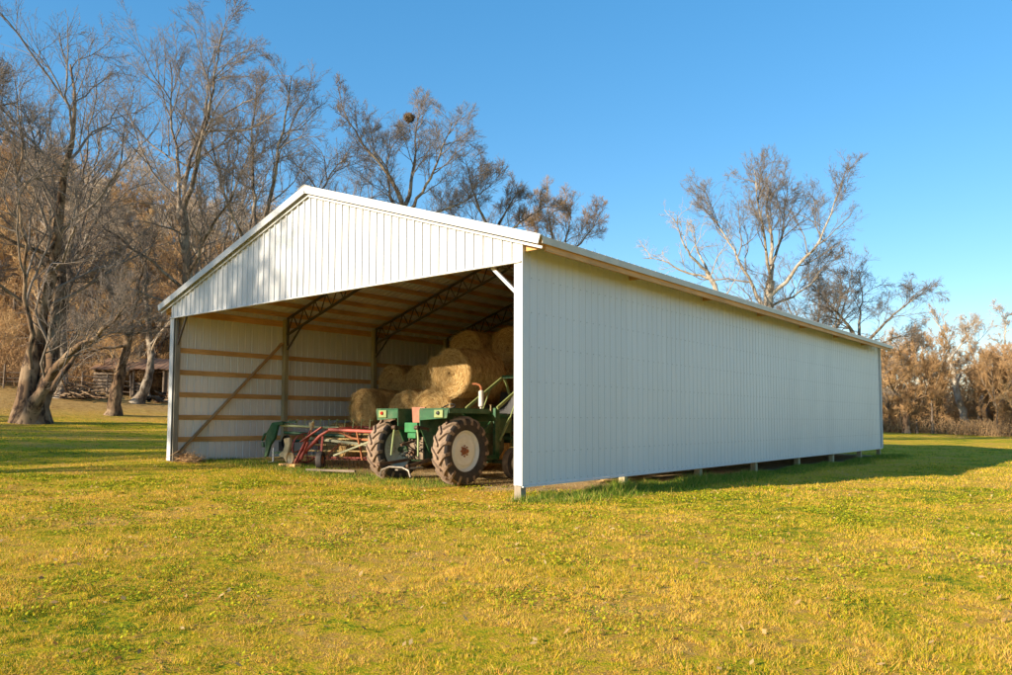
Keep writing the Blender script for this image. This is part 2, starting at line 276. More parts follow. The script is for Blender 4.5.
SK={
 'T1':((-33.62,4.23,0.94),[
  (0.5,0.06,[(-0.69,0.00,0.00),(-0.79,0.30,1.39),(-0.69,0.40,2.87),(-0.69,0.50,4.60),(-0.35,0.40,5.54),(0.40,0.00,8.66),(1.19,-0.50,11.23),(1.68,-0.80,14.50),(1.48,-0.60,16.72),(1.09,-0.30,19.15)]),
  (0.45,0.12,[(-0.10,0.20,0.00),(0.15,0.40,1.39),(0.00,0.80,2.87),(0.20,1.00,4.01),(-0.05,1.20,5.34),(0.10,1.50,7.08),(-0.64,2.20,9.80),(-1.29,2.80,13.01)]),
  (0.36,0.05,[(-0.40,-0.30,0.10),(0.40,-0.60,1.43),(1.09,-1.00,2.47),(2.57,-1.50,3.51),(4.16,-2.00,4.30),(5.64,-2.60,5.79)]),
  (0.2,0.04,[(0.49,0.20,1.58),(0.94,0.60,2.72),(1.24,1.00,3.71),(1.93,1.60,4.50),(2.72,2.20,5.84),(3.66,3.00,6.68)]),
  (0.16,0.05,[(-0.40,0.40,5.54),(-1.39,0.00,6.48),(-2.47,-0.50,7.47),(-3.86,-1.00,8.31)]),
  (0.16,0.05,[(-0.05,-0.60,2.62),(0.00,-0.90,4.60),(-0.10,-1.20,6.58),(0.35,-2.00,9.05),(0.10,-2.60,11.53),(0.49,-3.00,14.00)]),
  (0.13,0.04,[(0.40,0.00,8.66),(-0.89,-0.80,9.15),(-2.13,-1.50,9.95),(-3.36,-2.00,11.53)]),
 ]),
 'T4':((-33.76,11.76,2.24),[
  (0.42,0.22,[(0.00,0.00,0.00),(0.11,0.20,3.15),(0.06,0.20,6.47),(-0.06,0.00,9.45),(-0.34,0.00,11.46)]),
  (0.22,0.04,[(-0.34,0.00,11.46),(0.23,-0.60,12.60),(1.09,-1.40,14.32),(1.83,-2.00,16.61),(2.23,-2.40,19.36),(2.81,-2.80,21.77)]),
  (0.22,0.04,[(-0.06,0.00,9.45),(-0.97,0.80,12.60),(-1.15,1.20,14.32),(-1.72,1.60,17.30),(-2.06,2.00,19.94),(-2.46,2.40,22.46)]),
  (0.2,0.04,[(-0.34,0.00,11.46),(-0.23,0.60,15.47),(0.34,1.60,18.45),(0.06,2.20,21.43),(0.40,2.40,23.49)]),
  (0.14,0.03,[(0.06,0.00,6.47),(-1.60,-1.00,8.31),(-3.61,-2.00,9.74),(-5.04,-3.00,11.74)]),
  (0.14,0.03,[(0.06,0.00,7.45),(1.55,-1.00,10.03),(3.27,-2.00,11.74),(4.53,-3.00,14.32)]),
  (0.1,0.03,[(0.06,0.00,5.16),(-1.89,-1.40,6.30),(-3.72,-2.60,6.65),(-5.33,-3.60,6.30)]),
 ]),
 'T5':((-32.19,15.61,2.30),[
  (0.4,0.26,[(0.00,0.00,0.00),(-0.06,0.00,4.79),(-0.36,0.00,9.88)]),
  (0.2,0.04,[(-0.36,0.00,9.88),(-0.66,0.50,13.18),(-0.90,0.70,15.39),(-1.02,0.90,17.67),(-0.90,1.10,20.36)]),
  (0.22,0.04,[(-0.24,0.00,9.28),(0.72,-0.80,12.28),(1.26,-1.40,15.39),(1.74,-1.70,17.67),(2.28,-2.00,20.24)]),
  (0.18,0.04,[(-0.18,0.00,8.98),(1.92,1.00,11.68),(2.82,1.80,13.78),(3.83,2.40,15.57),(4.67,3.00,17.37)]),
  (0.15,0.04,[(-0.24,0.00,8.98),(-1.56,-1.60,11.98),(-2.04,-2.00,14.38),(-2.34,-2.60,17.37)]),
 ]),
 'T6':((-28.17,24.09,1.77),[
  (0.45,0.28,[(0.00,0.00,0.00),(-0.13,0.00,7.16),(-0.39,0.00,13.35)]),
  (0.24,0.04,[(-0.39,0.00,13.15),(-1.11,-0.60,15.23),(-2.54,-1.00,16.67),(-3.52,-1.40,17.90),(-4.23,-1.80,19.53)]),
  (0.22,0.04,[(-0.39,0.00,13.35),(0.00,0.70,14.97),(0.26,1.00,17.38),(0.07,1.20,18.82),(0.39,1.40,20.44)]),
  (0.18,0.04,[(-0.33,0.00,12.70),(1.11,-1.00,14.45),(2.21,-2.00,16.28),(2.86,-2.60,18.10)]),
  (0.18,0.04,[(-0.33,0.00,12.70),(-1.56,1.60,14.32),(-1.95,2.40,16.93),(-1.82,3.00,19.40)]),
  (0.15,0.03,[(-0.33,0.00,12.37),(2.08,0.80,13.35),(3.91,1.40,14.32),(5.34,2.00,15.49)]),
 ]),
 'T7':((-27.80,32.13,1.86),[
  (0.38,0.22,[(0.00,0.00,0.00),(-0.15,0.00,8.02),(0.00,0.00,13.49)]),
  (0.2,0.03,[(0.00,0.00,13.49),(-1.02,-0.80,15.68),(-1.60,-1.20,17.50),(-1.90,-1.50,19.10)]),
  (0.2,0.03,[(0.00,0.00,13.49),(0.80,0.80,15.46),(1.46,1.20,16.92),(1.90,1.60,17.65)]),
  (0.16,0.03,[(-0.07,0.00,13.12),(-1.60,1.00,14.29),(-2.92,2.00,15.60),(-3.79,2.40,17.06)]),
  (0.16,0.03,[(-0.07,0.00,13.12),(1.68,-1.00,14.15),(2.92,-1.80,14.88),(3.86,-2.40,15.31)]),
 ]),
 'T8':((-27.29,40.28,1.96),[
  (0.34,0.2,[(0.00,0.00,0.00),(-0.16,0.00,8.07),(-0.16,0.00,12.92)]),
  (0.18,0.03,[(-0.16,0.00,12.92),(-0.81,-0.60,14.93),(-1.13,-0.80,16.79),(-1.29,-1.00,18.08)]),
  (0.18,0.03,[(-0.16,0.00,12.92),(0.48,0.60,15.18),(0.81,0.80,16.95),(0.65,1.00,18.24)]),
  (0.16,0.03,[(-0.16,0.00,12.76),(1.61,-0.80,14.37),(2.58,-1.20,15.74),(2.91,-1.50,16.63)]),
  (0.16,0.03,[(-0.16,0.00,12.51),(-1.78,1.00,14.13),(-2.58,1.40,15.50),(-2.91,1.60,16.55)]),
 ]),
 'T2':((-38.95,10.18,1.38),[
  (0.4,0.2,[(0.00,0.00,0.00),(0.24,0.00,2.10),(0.60,0.20,4.07),(0.84,0.20,5.57)]),
  (0.16,0.03,[(0.84,0.00,5.39),(1.62,-1.00,6.89),(2.22,-1.60,8.68),(3.11,-2.00,10.78)]),
  (0.16,0.03,[(0.78,0.00,5.09),(0.54,0.80,6.89),(0.78,1.20,9.28),(0.30,1.60,11.68)]),
  (0.14,0.03,[(0.72,0.00,4.79),(-0.30,-0.80,6.59),(-1.08,-1.40,7.37),(-2.10,-2.00,7.61)]),
  (0.12,0.03,[(0.66,0.00,4.19),(-0.78,-1.00,3.77),(-1.98,-2.00,3.17),(-2.82,-2.60,2.22)]),
  (0.1,0.03,[(0.78,0.00,4.79),(2.22,1.00,5.57),(3.41,1.60,5.57)]),
 ]),
 'T3':((-46.91,15.28,2.14),[
  (0.34,0.1,[(0.00,0.00,0.00),(0.57,0.00,0.93),(0.86,0.20,2.58),(0.93,0.20,4.37),(0.57,0.20,5.51),(0.29,0.00,7.52),(0.72,-0.30,10.03),(0.29,-0.50,12.53)]),
  (0.12,0.03,[(0.93,0.00,4.37),(1.72,0.60,6.09),(2.58,1.00,7.52)]),
  (0.12,0.03,[(0.57,0.00,5.51),(-0.43,-0.60,6.66),(-1.29,-1.00,8.24)]),
 ]),
 'S1':((-11.48,44.19,0.83),[
  (0.5,0.3,[(0.00,0.00,0.00),(-0.21,0.00,4.65),(-0.29,0.00,8.67),(-0.14,0.00,10.89)]),
  (0.26,0.04,[(-0.14,0.00,10.89),(0.21,0.40,14.04),(-0.14,0.80,17.26),(0.21,1.00,18.98)]),
  (0.22,0.04,[(-0.21,0.00,9.67),(1.43,-1.00,11.82),(3.08,-2.00,14.04),(3.37,-2.40,15.97),(4.08,-2.80,17.83)]),
  (0.2,0.04,[(-0.29,0.00,8.24),(-1.58,0.80,11.53),(-2.51,1.40,14.04),(-3.65,1.80,16.26),(-4.37,2.00,18.26)]),
  (0.16,0.04,[(-0.14,0.00,11.10),(-1.07,-1.40,14.32),(-1.65,-2.00,16.83),(-1.93,-2.40,18.98)]),
  (0.15,0.04,[(-0.07,0.00,12.17),(1.43,1.60,15.04),(1.79,2.20,17.55),(2.22,2.60,19.12)]),
  (0.14,0.03,[(-0.21,0.00,8.95),(2.15,1.00,10.03),(4.08,1.80,11.67),(5.37,2.40,13.61)]),
 ]),
 'S0':((-11.53,37.66,1.18),[
  (0.32,0.14,[(0.00,0.00,0.00),(-0.39,0.00,4.56),(-1.04,0.00,8.53),(-1.76,0.00,10.16)]),
  (0.14,0.03,[(-1.76,0.00,10.16),(-3.19,-0.60,11.26),(-3.91,-1.00,12.70),(-4.10,-1.20,14.00)]),
  (0.11,0.03,[(-1.63,0.00,9.77),(-3.12,0.60,10.29),(-4.82,1.00,11.46),(-5.86,1.40,11.52)]),
  (0.11,0.03,[(-1.76,0.00,10.16),(-2.34,0.80,12.04),(-2.47,1.20,14.00)]),
 ]),
 'S2':((-7.66,53.77,0.59),[
  (0.42,0.26,[(0.00,0.00,0.00),(-0.16,0.00,3.75),(-0.47,0.00,6.88)]),
  (0.2,0.03,[(-0.47,0.00,6.72),(-1.80,-0.80,8.59),(-3.59,-1.60,10.00),(-4.84,-2.00,11.41)]),
  (0.2,0.03,[(-0.47,0.00,6.88),(-0.16,0.60,9.22),(0.31,0.80,11.17),(0.00,1.00,12.81)]),
  (0.2,0.03,[(-0.39,0.00,6.48),(1.33,-1.00,8.83),(2.89,-1.60,10.39),(3.91,-2.00,11.09)]),
  (0.16,0.03,[(-0.31,0.00,6.09),(2.11,1.00,7.27),(3.91,1.60,7.81),(5.31,2.00,7.50)]),
  (0.14,0.03,[(-0.47,0.00,6.48),(-2.19,1.40,7.66),(-4.38,2.00,8.28),(-5.70,2.60,9.22)]),
  (0.14,0.03,[(-0.47,0.00,6.72),(-1.41,1.80,10.00),(-2.34,2.40,11.72)]),
 ]),
 'R1':((-6.93,95.75,-0.28),[
  (0.5,0.26,[(0.00,0.00,0.00),(-0.60,0.00,2.64),(-1.32,0.00,5.75),(-2.04,0.00,9.34)]),
  (0.22,0.05,[(-2.04,0.00,9.34),(-2.52,-0.60,11.74),(-3.59,-1.00,13.30),(-4.55,-1.20,14.73)]),
  (0.2,0.05,[(-1.32,0.00,5.75),(-0.24,0.60,7.31),(1.20,1.00,8.98),(1.92,1.20,10.54)]),
  (0.18,0.05,[(-2.04,0.00,9.10),(-0.96,-1.00,11.14),(-0.24,-1.40,13.30)]),
 ]),
 'R2':((-5.45,96.96,-0.27),[
  (0.6,0.34,[(0.00,0.00,0.00),(-0.12,0.00,3.11),(0.72,0.00,5.99)]),
  (0.28,0.05,[(0.72,0.00,5.99),(-0.36,0.80,8.98),(-0.96,1.00,11.74),(-0.48,1.40,14.49)]),
  (0.28,0.05,[(0.72,0.00,5.99),(1.92,-0.80,8.98),(2.40,-1.00,11.74),(2.16,-1.40,14.97)]),
  (0.2,0.05,[(0.84,0.00,6.35),(3.11,0.80,8.15),(4.79,1.40,10.54)]),
 ]),
 'R3':((-11.09,83.32,-0.08),[
  (0.42,0.24,[(0.00,0.00,0.00),(0.11,0.00,1.88),(-0.22,0.00,3.32)]),
  (0.2,0.04,[(-0.22,0.00,3.32),(-1.55,-0.60,4.65),(-2.43,-1.00,6.64),(-3.10,-1.40,8.85)]),
  (0.2,0.04,[(-0.22,0.00,3.32),(0.89,0.80,5.20),(1.33,1.00,7.08),(0.89,1.40,9.30)]),
  (0.16,0.04,[(-0.11,0.00,2.99),(1.77,-0.60,3.98),(3.32,-1.00,4.87)]),
 ]),
}
# ------------------------------------------------------------------ ground
U=np.array([-2000,-60,-20,0,6,12,20,34,39,46,53,60,80,110,140,200,400,2000.]); Z=np.array([-.9,-.7,-.36,-.24,-.20,-.06,.2,.93,1.38,2.2,2.9,4.0,11,25,34,42,44,44.])
def sm(a,b,x): t=np.clip((x-a)/(b-a),0,1); return t*t*(3-2*t)
def g(x,y):
    x=np.asarray(x,float); y=np.asarray(y,float)
    h=np.interp(-x,U,Z); k=1-sm(70,130,y)
    h=np.where(h>-.2,(h+.2)*k-.2,h)
    h=h-(.05+.08*sm(0,22,y))*(1-sm(3,10,-x))*sm(-2,1,y); h=h-.12*sm(20,80,y)*(1-sm(15,40,-x))
    h=h+.03*np.sin(x*.45+1.3*np.sin(y*.2))*np.cos(y*.37)+.018*np.sin(x*1.3+y*.9)
    d=np.maximum(np.abs(x+6.2)-6.2,0)+np.maximum(np.abs(y-12.5)-12.5,0)
    return h
def gz(x,y): return float(g(x,y))
def grid(a,b,n,c,s):
    t=np.linspace(-1,1,n); q=np.sinh(t*s)/np.sinh(s); return np.where(q<0,c+q*(c-a),c+q*(b-c))
gx=grid(-1800,1800,360,-6,5.2); gy=grid(-1200,2500,360,4,5.2)
XX,YY=np.meshgrid(gx,gy,indexing='ij'); ZZ=g(XX,YY)
nx,ny=XX.shape; idx=np.arange(nx*ny).reshape(nx,ny)
F=np.stack([idx[:-1,:-1],idx[1:,:-1],idx[1:,1:],idx[:-1,1:]],-1).reshape(-1,4)
tag(npmesh('ground',np.stack([XX,YY,ZZ],-1).reshape(-1,3),F,ground_mat()),kind='structure')

CAM=np.array([8.3561,-10.7237]); YAW=.6828
def wedge(n,d0,d1,half=.76,rng=RNG):
    d=np.sqrt(rng.random(n)*(d1*d1-d0*d0)+d0*d0); t=np.tan(half)*(rng.random(n)*2-1)
    fx,fy=-math.sin(YAW),math.cos(YAW); rx,ry=math.cos(YAW),math.sin(YAW)
    return CAM[0]+d*fx+d*t*rx, CAM[1]+d*fy+d*t*ry, d
def blades(x,y,h,w,rng,lean=.6):
    n=len(x); a=rng.random(n)*2*math.pi; b=rng.random(n)*2*math.pi; l=rng.random(n)*lean*h
    z=g(x,y)-.006; V=np.empty((n,3,3)); ca,sa=np.cos(a)*w/2,np.sin(a)*w/2
    V[:,0]=np.stack([x-ca,y-sa,z],-1); V[:,1]=np.stack([x+ca,y+sa,z],-1)
    V[:,2]=np.stack([x+np.cos(b)*l,y+np.sin(b)*l,z+h],-1)
    return V.reshape(-1,3)
rng=np.random.default_rng(3)
VV=[];RR=[]
def vn(x,y,sc,seed=0):
    X=x*sc+seed*17.3; Y=y*sc-seed*9.1; xi=np.floor(X).astype(np.int64); yi=np.floor(Y).astype(np.int64); fx=X-xi; fy=Y-yi; fx=fx*fx*(3-2*fx); fy=fy*fy*(3-2*fy)
    def hs(a,b):
        h=(a*374761393+b*668265263+seed*974711)&0x7fffffff; h=((h^(h>>13))*1274126177)&0x7fffffff; return ((h^(h>>16))&0xffff)/65535.
    return (hs(xi,yi)*(1-fx)+hs(xi+1,yi)*fx)*(1-fy)+(hs(xi,yi+1)*(1-fx)+hs(xi+1,yi+1)*fx)*fy
def keep_lawn(x,y,rng):
    inside=(x<.05)&(x>-12.4)&(y>1.6+rng.random(len(x)))&(y<25.2)
    return ~inside
LOD=1.0
for n,d0,d1,h0,w0 in ((420000,3.2,7.5,.026,.0048),(420000,7.5,14,.028,.0075),(260000,14,26,.034,.012),(140000,26,48,.045,.022)):
    x,y,d=wedge(int(n*LOD),d0,d1,rng=rng); k=keep_lawn(x,y,rng); x,y=x[k],y[k]
    q=.55*vn(x,y,6.5,1)+.45*vn(x,y,14,2); kk=q>.30+.16*rng.random(len(x)); x,y,q=x[kk],y[kk],q[kk]; tuft=.45+1.1*np.clip(q-.3,0,1)*1.6+.5*(vn(x,y,1.1,3)>.62)
    h=h0*(.35+rng.random(len(x))**1.5*1.2)*tuft; V=blades(x,y,h,w0*(.6+.8*rng.random(len(x))),rng,1.3)
    VV.append(V); RR.append(np.repeat(rng.random(len(x)),3))
V=np.concatenate(VV); tag(npmesh('lawn_grass',V,np.arange(len(V)).reshape(-1,3),blade_mat(),smooth=False,attr=np.concatenate(RR)),'short mown green and straw coloured grass of the lawn','grass',kind='stuff')
# clover: small round-ish leaflets lying near the ground in patches
x,y,d=wedge(int(520000),3.2,17,rng=rng); pn=.5*vn(x,y,1.3,4)+.5*vn(x,y,4.5,5)
k=(pn>.50+.6*rng.random(len(x)))&keep_lawn(x,y,rng); x,y,d=x[k],y[k],d[k]; n=len(x)
s=.0055*(1+.6*rng.random(n))*(.8+d*.07); a=rng.random(n)*6.28; z=g(x,y)+.012+.022*rng.random(n); tl=(rng.random((n,2))-.5)*1.8
V=np.empty((n,5,3))
for i in range(5):
    th=a+i*2*math.pi/5; dx,dy=np.cos(th)*s,np.sin(th)*s
    V[:,i]=np.stack([x+dx,y+dy,z+dx*tl[:,0]+dy*tl[:,1]],-1)
tag(npmesh('clover',V.reshape(-1,3),np.arange(n*5).reshape(-1,5),rnd_mat('clover_leaf',[(0,(.12,.18,.012)),(.5,(.32,.35,.016)),(1,(.60,.48,.03))],.5,.2),smooth=False,attr=np.repeat(rng.random(n),5)),'low dark green clover growing in patches through the lawn','clover',kind='stuff')
n=5000; x,y,d=wedge(n,3.4,24,rng=rng); k=keep_lawn(x,y,rng); x,y=x[k],y[k]; n=len(x); z=g(x,y)+.02+.012*rng.random(n); s_=.016+.02*rng.random(n); a=rng.random(n)*6.28; tl=rng.normal(0,.45,(n,2)); V=np.empty((n,4,3))
for i,(da,f) in enumerate(((0,1),(1.57,.5),(3.14,1),(4.71,.5))):
    dx,dy=np.cos(a+da)*s_*f,np.sin(a+da)*s_*f; V[:,i]=np.stack([x+dx,y+dy,z+dx*tl[:,0]+dy*tl[:,1]],-1)
tag(npmesh('fallen_leaves',V.reshape(-1,3),np.arange(n*4).reshape(-1,4),M['leafb'],smooth=False,attr=np.repeat(rng.random(n),4)),'small dry brown leaves scattered over the lawn','leaves',kind='stuff')
# taller weeds along the foot of the right wall and barn front
def weeds(name,x,y,h,w,mat,label,cat):
    V=blades(x,y,h,w,rng,1.2); return tag(npmesh(name,V,np.arange(len(V)).reshape(-1,3),mat,smooth=False,attr=np.repeat(rng.random(len(x)),3)),label,cat,kind='stuff')
wm=rnd_mat('weed_green',[(0,(.06,.13,.015)),(.6,(.18,.27,.025)),(.85,(.42,.36,.06)),(1,(.60,.44,.16))],.6,.25)
n=60000; y=rng.random(n)*27-.3; x=.05+np.abs(rng.normal(0,.42,n))-.15+.25*rng.random(n)*(np.sin(y*1.1)>.2)
cl=.4+.6*np.abs(np.sin(y*2.3)*np.cos(y*.9+x*2)); h=(.05+(.12+.14*(y<9))*rng.random(n)**1.6)*cl
weeds('weeds',x,y,h,.012,wm,'tall green weeds growing along the foot of the grey side wall','weeds')
n=16000; x=-12.6+rng.random(n)*9.5; y=1.5+rng.normal(0,.55,n); h=.03+.11*rng.random(n)**2*(.4+.6*np.abs(np.sin(x*2.7)))
weeds('rough_grass',x,y,h,.012,wm,'rough grass and weeds round the rake at the barn mouth','grass')

# ------------------------------------------------------------------ barn
W=12.4337; L=25.05; ZG=3.986; ZE=4.52; SL=.32; OV=.5; RIB=.2286
def prof(length,minor=True,h=.019,start=0.):
    """(u, height) points of the ribbed sheet across its ribs"""
    P=[];k=-1
    while True:
        c=start+k*RIB
        if c>length+RIB: break
        P+=[(c-.022,0),(c-.018,h),(c+.018,h),(c+.022,0)] if h>=.03 else ([(c-.012,0),(c-.008,h),(c+.008,h),(c+.012,0)] if h<.01 else [(c-.027,0),(c-.014,h),(c+.014,h),(c+.027,0)])
        if minor: 
            for q in(.080,.148): P+=[(c+q-.006,0),(c+q,.0025),(c+q+.006,0)]
        k+=1
    Q=[(u,hh) for u,hh in P if 0<u<length]; return [(0,0)]+Q+[(length,0)]
def sheet(mb,o,du,nrm,length,vb,vt,up=(0,0,1),rows=1,off=0,start=0.,minor=True,flip=False,rh=.019):
    o=Vector(o);du=Vector(du);nrm=Vector(nrm);up=Vector(up)
    P=prof(length,minor,rh,start); V=[];F=[]
    for u,h in P:
        a,b=vb(u),vt(u)
        for r in range(rows+1): V.append(o+du*u+nrm*(h+off)+up*(a+(b-a)*r/rows))
    m=rows+1
    for i in range(len(P)-1):
        for r in range(rows):
            f=(i*m+r,(i+1)*m+r,(i+1)*m+r+1,i*m+r+1); F.append(f[::-1] if flip else f)
    mb.add(V,F)
def screws(mb,o,du,nrm,length,levels,start=0.,up=(0,0,1)):
    o=Vector(o);du=Vector(du);nrm=Vector(nrm);up=Vector(up)
    k=0
    while start+k*RIB<length:
        u=start+k*RIB+.045
        for z in levels:
            c=o+du*u+up*z; s=.011
            V=[c+du*(s*math.cos(t))+up*(s*math.sin(t)) for t in [i*math.pi/3 for i in range(6)]]; V2=[v+nrm*.006 for v in V]
            mb.add(V+V2,[(6,7,8,9,10,11)]+[(i,(i+1)%6,6+(i+1)%6,6+i) for i in range(6)])
        k+=1
barn=empty('pole_barn',(0,0,-.2)); tag(barn,'long white metal pole barn with an open gable front, its near side wall in shade','barn')
def B(mb,name,mats,parent=barn,**k):
    o=mb.build(name,mats,parent,**k)
    if parent is barn: o.location=(0,0,.2)
    return o
GIRT=[.58,1.2,1.84,2.47,3.09,3.72]
# side walls
mb=MB(); sheet(mb,(0,0,0),(0,1,0),(1,0,0),L,lambda u:0.,lambda u:ZE-.06,rh=.008); mb.cur=1; sheet(mb,(0,0,0),(0,1,0),(1,0,0),L,lambda u:.003,lambda u:ZE-.065,off=-.004,rh=.008)
mb.cur=2; screws(mb,(0,0,0),(0,1,0),(1,0,0),L,[.05]+GIRT)
B(mb,'side_wall',[M['panel'],M['inner'],M['screw']])['label']='near side wall of ribbed white metal, in shade'
mb=MB(); sheet(mb,(-W,0,0),(0,1,0),(-1,0,0),L,lambda u:-.02,lambda u:ZE-.06,flip=True,rh=.03); mb.cur=1; sheet(mb,(-W,0,0),(0,1,0),(-1,0,0),L,lambda u:-.017,lambda u:ZE-.065,off=-.004,rh=.03)
B(mb,'side_wall',[M['panel'],M['inner']])['label']='far side wall of ribbed metal seen from inside behind wooden rails'
# back wall
top=lambda u:ZE-.06+SL*min(u,W-u)
mb=MB(); sheet(mb,(-W,L,0),(1,0,0),(0,1,0),W,lambda u:0.,top,flip=True); mb.cur=1; sheet(mb,(-W,L,0),(1,0,0),(0,1,0),W,lambda u:.003,lambda u:top(u)-.005,off=-.004)
B(mb,'back_wall',[M['panel'],M['inner']])
# gable panel
mb=MB(); sheet(mb,(-W,-.02,0),(1,0,0),(0,-1,0),W,lambda u:ZG,lambda u:ZE-.03+SL*min(u,W-u),start=.09,minor=False,rh=.03)
mb.cur=1; sheet(mb,(-W,-.02,0),(1,0,0),(0,-1,0),W,lambda u:ZG+.003,lambda u:ZE-.035+SL*min(u,W-u),off=-.004,start=.09,minor=False)
B(mb,'gable_panel',[M['panel'],M['inner']])['label']='sunlit triangular gable of ribbed white metal over the opening'
mb=MB(); mb.box((-W/2,-.035,ZG-.012),(W+.02,.07,.03)); B(mb,'gable_bottom_trim',M['trim'])
# roof: sheets with ribs running down the slope
ln=math.hypot(1,SL); dn=(1/ln,0,-SL/ln)
for sgn in (1,-1):
    run=(W/2+OV)*ln; mb=MB()
    o=(-W/2,-.04,ZE+SL*W/2-.015); d=Vector((sgn/ln,0,-SL/ln)); nn=Vector((sgn*SL/ln,0,1/ln))
    sheet(mb,o,(0,1,0),nn,L+.15,lambda u:0.,lambda u:run,up=d,rows=6,flip=(sgn>0)); mb.cur=1
    sheet(mb,o,(0,1,0),nn,L+.15,lambda u:0.,lambda u:run-.003,up=d,rows=6,off=-.004)
    r=B(mb,'roof',[M['panel'],M['inner']]); r['label']='right roof slope of ribbed metal' if sgn>0 else 'left roof slope of ribbed metal'
    # rake trim
    mb=MB(); e=Vector((-W/2,0,ZE+SL*W/2)); t=e+Vector((sgn*(W/2+OV),0,-SL*(W/2+OV)))
    mb.beam(e+Vector((0,-.10,.005)),t+Vector((0,-.10,.005)),.14,.022); mb.beam(e+Vector((0,-.165,-.075)),t+Vector((0,-.165,-.075)),.014,.165)
    B(mb,'rake_trim',M['trim'])
    mb=MB(); mb.beam(e+Vector((0,-.075,-.205)),t+Vector((0,-.075,-.205)),.014,.045); B(mb,'rake_trim_lip',M['trim'])
    # eave trim and sub-fascia along the eave
    x=-W/2+sgn*(W/2+OV); z=ZE-SL*OV
    mb=MB(); mb.box((x+sgn*.02,L/2,z-.075),(.012,L+.2,.13)); mb.box((x+sgn*.005,L/2,z-.128),(.045,L+.2,.008)); B(mb,'eave_trim',M['eave'])
    mb=MB(); mb.box((x-sgn*.04,L/2+.02,z-.15),(.04,L-.1,.19)); B(mb,'sub_fascia',M['pine'])
    for yy in np.arange(.04,L,3.66):
        mb=MB(); mb.box((x-sgn*.26,yy+.02,z-.13),(.40,.04,.13)); B(mb,'eave_outrigger',M['pine'])
mb=MB(); 
for sgn in (1,-1):
    e=Vector((-W/2,-.17,ZE+SL*W/2+.022)); mb.beam(e+Vector((sgn*.12,L/2+.1,-SL*.12)),e+Vector((sgn*.121,L/2+.1,-SL*.121)),L+.25,.004)
    c=e+Vector((sgn*.12,L/2+.1,-SL*.12+.006)); mb.box(c,(.26,L+.24,.006),Matrix.Rotation(sgn*math.atan(SL),3,'Y'))
B(mb,'ridge_cap',M['trim'])
# corner trims
for x,s in ((0,1),(-W,-1)):
    mb=MB(); mb.box((x+s*.012-s*.07,-.030,(ZE-.10)/2 if s>0 else ZG/2),(.19,.016,(ZE-.10) if s>0 else ZG)); mb.box((x+s*.028,.012,(ZE-.14)/2),(.012,.07,ZE-.14))
    B(mb,'corner_trim',M['trim'])
for x,s in ((0,1),(-W,-1)):
    mb=MB(); mb.box((x+s*.030,L-.045,(ZE-.14)/2),(.012,.15,ZE-.14)); mb.box((x,L+.03,(ZE-.14)/2),(.12,.014,ZE-.14)); B(mb,'corner_trim',M['trim'])
mb=MB(); mb.box((.015,L/2,-.018),(.045,L,.03)); B(mb,'base_trim',M['trim'])
# posts
YP=[.09]+[3.66*i for i in range(1,7)]+[L-.1]
for side in (1,-1):
    for i,y in enumerate(YP):
        x=-.11 if side>0 else -W+.11
        zb=gz(x,y)-.15; mb=MB(); mb.box((x,y,(4.3+zb)/2),(.15,.15,4.3-zb)); mb2=B(mb,'post',M['post'] if i else M['oldpost'],bevel=.006)
# girts
for side in (1,-1):
    for z in ([.16] if side>0 else [])+GIRT[:5]+[4.16]:
        x=-.02 if side>0 else -W+.02
        mb=MB(); mb.box((x,L/2,z),(.038,L-.1,.14 if z<4 else .19)); B(mb,'girt',M['pine'])
for z in GIRT+[4.3,5.0]:
    mb=MB(); hw=W/2-.1 if z<4.4 else (ZE+SL*W/2-z)/SL-.25; mb.box((-W/2,L-.03,z),(2*hw,.038,.14)); B(mb,'girt',M['oldwood'])
# diagonal wind brace on the far wall
mb=MB(); mb.beam((-W+.10,.25,.22),(-W+.10,3.55,3.55),.038,.15,(1,0,0)); B(mb,'wind_brace',M['pinez'])
mb=MB(); mb.beam((-.10,.25,.3),(-.10,3.5,3.4),.038,.15,(1,0,0)); B(mb,'wind_brace',M['pinez'])
# front header hidden behind the gable
for z in (ZG+.10,):
    mb=MB(); mb.box((-W/2,.03,z),(W-.1,.04,.18)); B(mb,'header',M['pine'])
# purlins
npur=10
for sgn in (1,-1):
    for i in range(npur):
        s=.18+i*(W/2-.3)/(npur-1); x=-W/2+sgn*s; z=ZE+SL*W/2-SL*s-.035-.075
        mb=MB(); mb.box((x,L/2,z),(.05,L-.12,.135),Matrix.Rotation(sgn*math.atan(SL),3,'Y')); B(mb,'purlin',M['pine'])
# trusses
def truss(y):
    dep=.50; zt=lambda s:ZE-.26+SL*s   # s distance from wall
    t=MB();
    for sgn in (1,-1):
        X=lambda s:(-s if sgn>0 else -W+s)
        a=.2; n=11; 
        for yy in (-.035,.035):
            t.beam((X(a),y+yy,zt(a)),(X(W/2),y+yy,zt(W/2)),.012,.05); t.beam((X(a),y+yy,zt(a)-dep),(X(W/2),y+yy,zt(W/2)-dep),.012,.05)
        t.beam((X(a),y,zt(a)+.02),(X(a),y,zt(a)-dep-.35),.08,.03,(0,1,0))
        for i in range(n):
            s0=a+(W/2-a)*i/n; s1=a+(W/2-a)*(i+1)/n; sm_=(s0+s1)/2
            t.beam((X(s0),y,zt(s0)-dep),(X(sm_),y,zt(sm_)),.03,.022); t.beam((X(sm_),y,zt(sm_)),(X(s1),y,zt(s1)-dep),.03,.022)
    o=B(t,'roof_truss',M['steel'])
    for sgn in (1,-1):
        k=MB(); X=lambda s:(-s if sgn>0 else -W+s)
        k.beam((X(.2),y,ZE-.26-dep-.42),(X(.95),y,zt(.95)-dep),.05,.035); ko=k.build('knee_brace',M['steel'],o)
for y in YP[1:7]: truss(y)
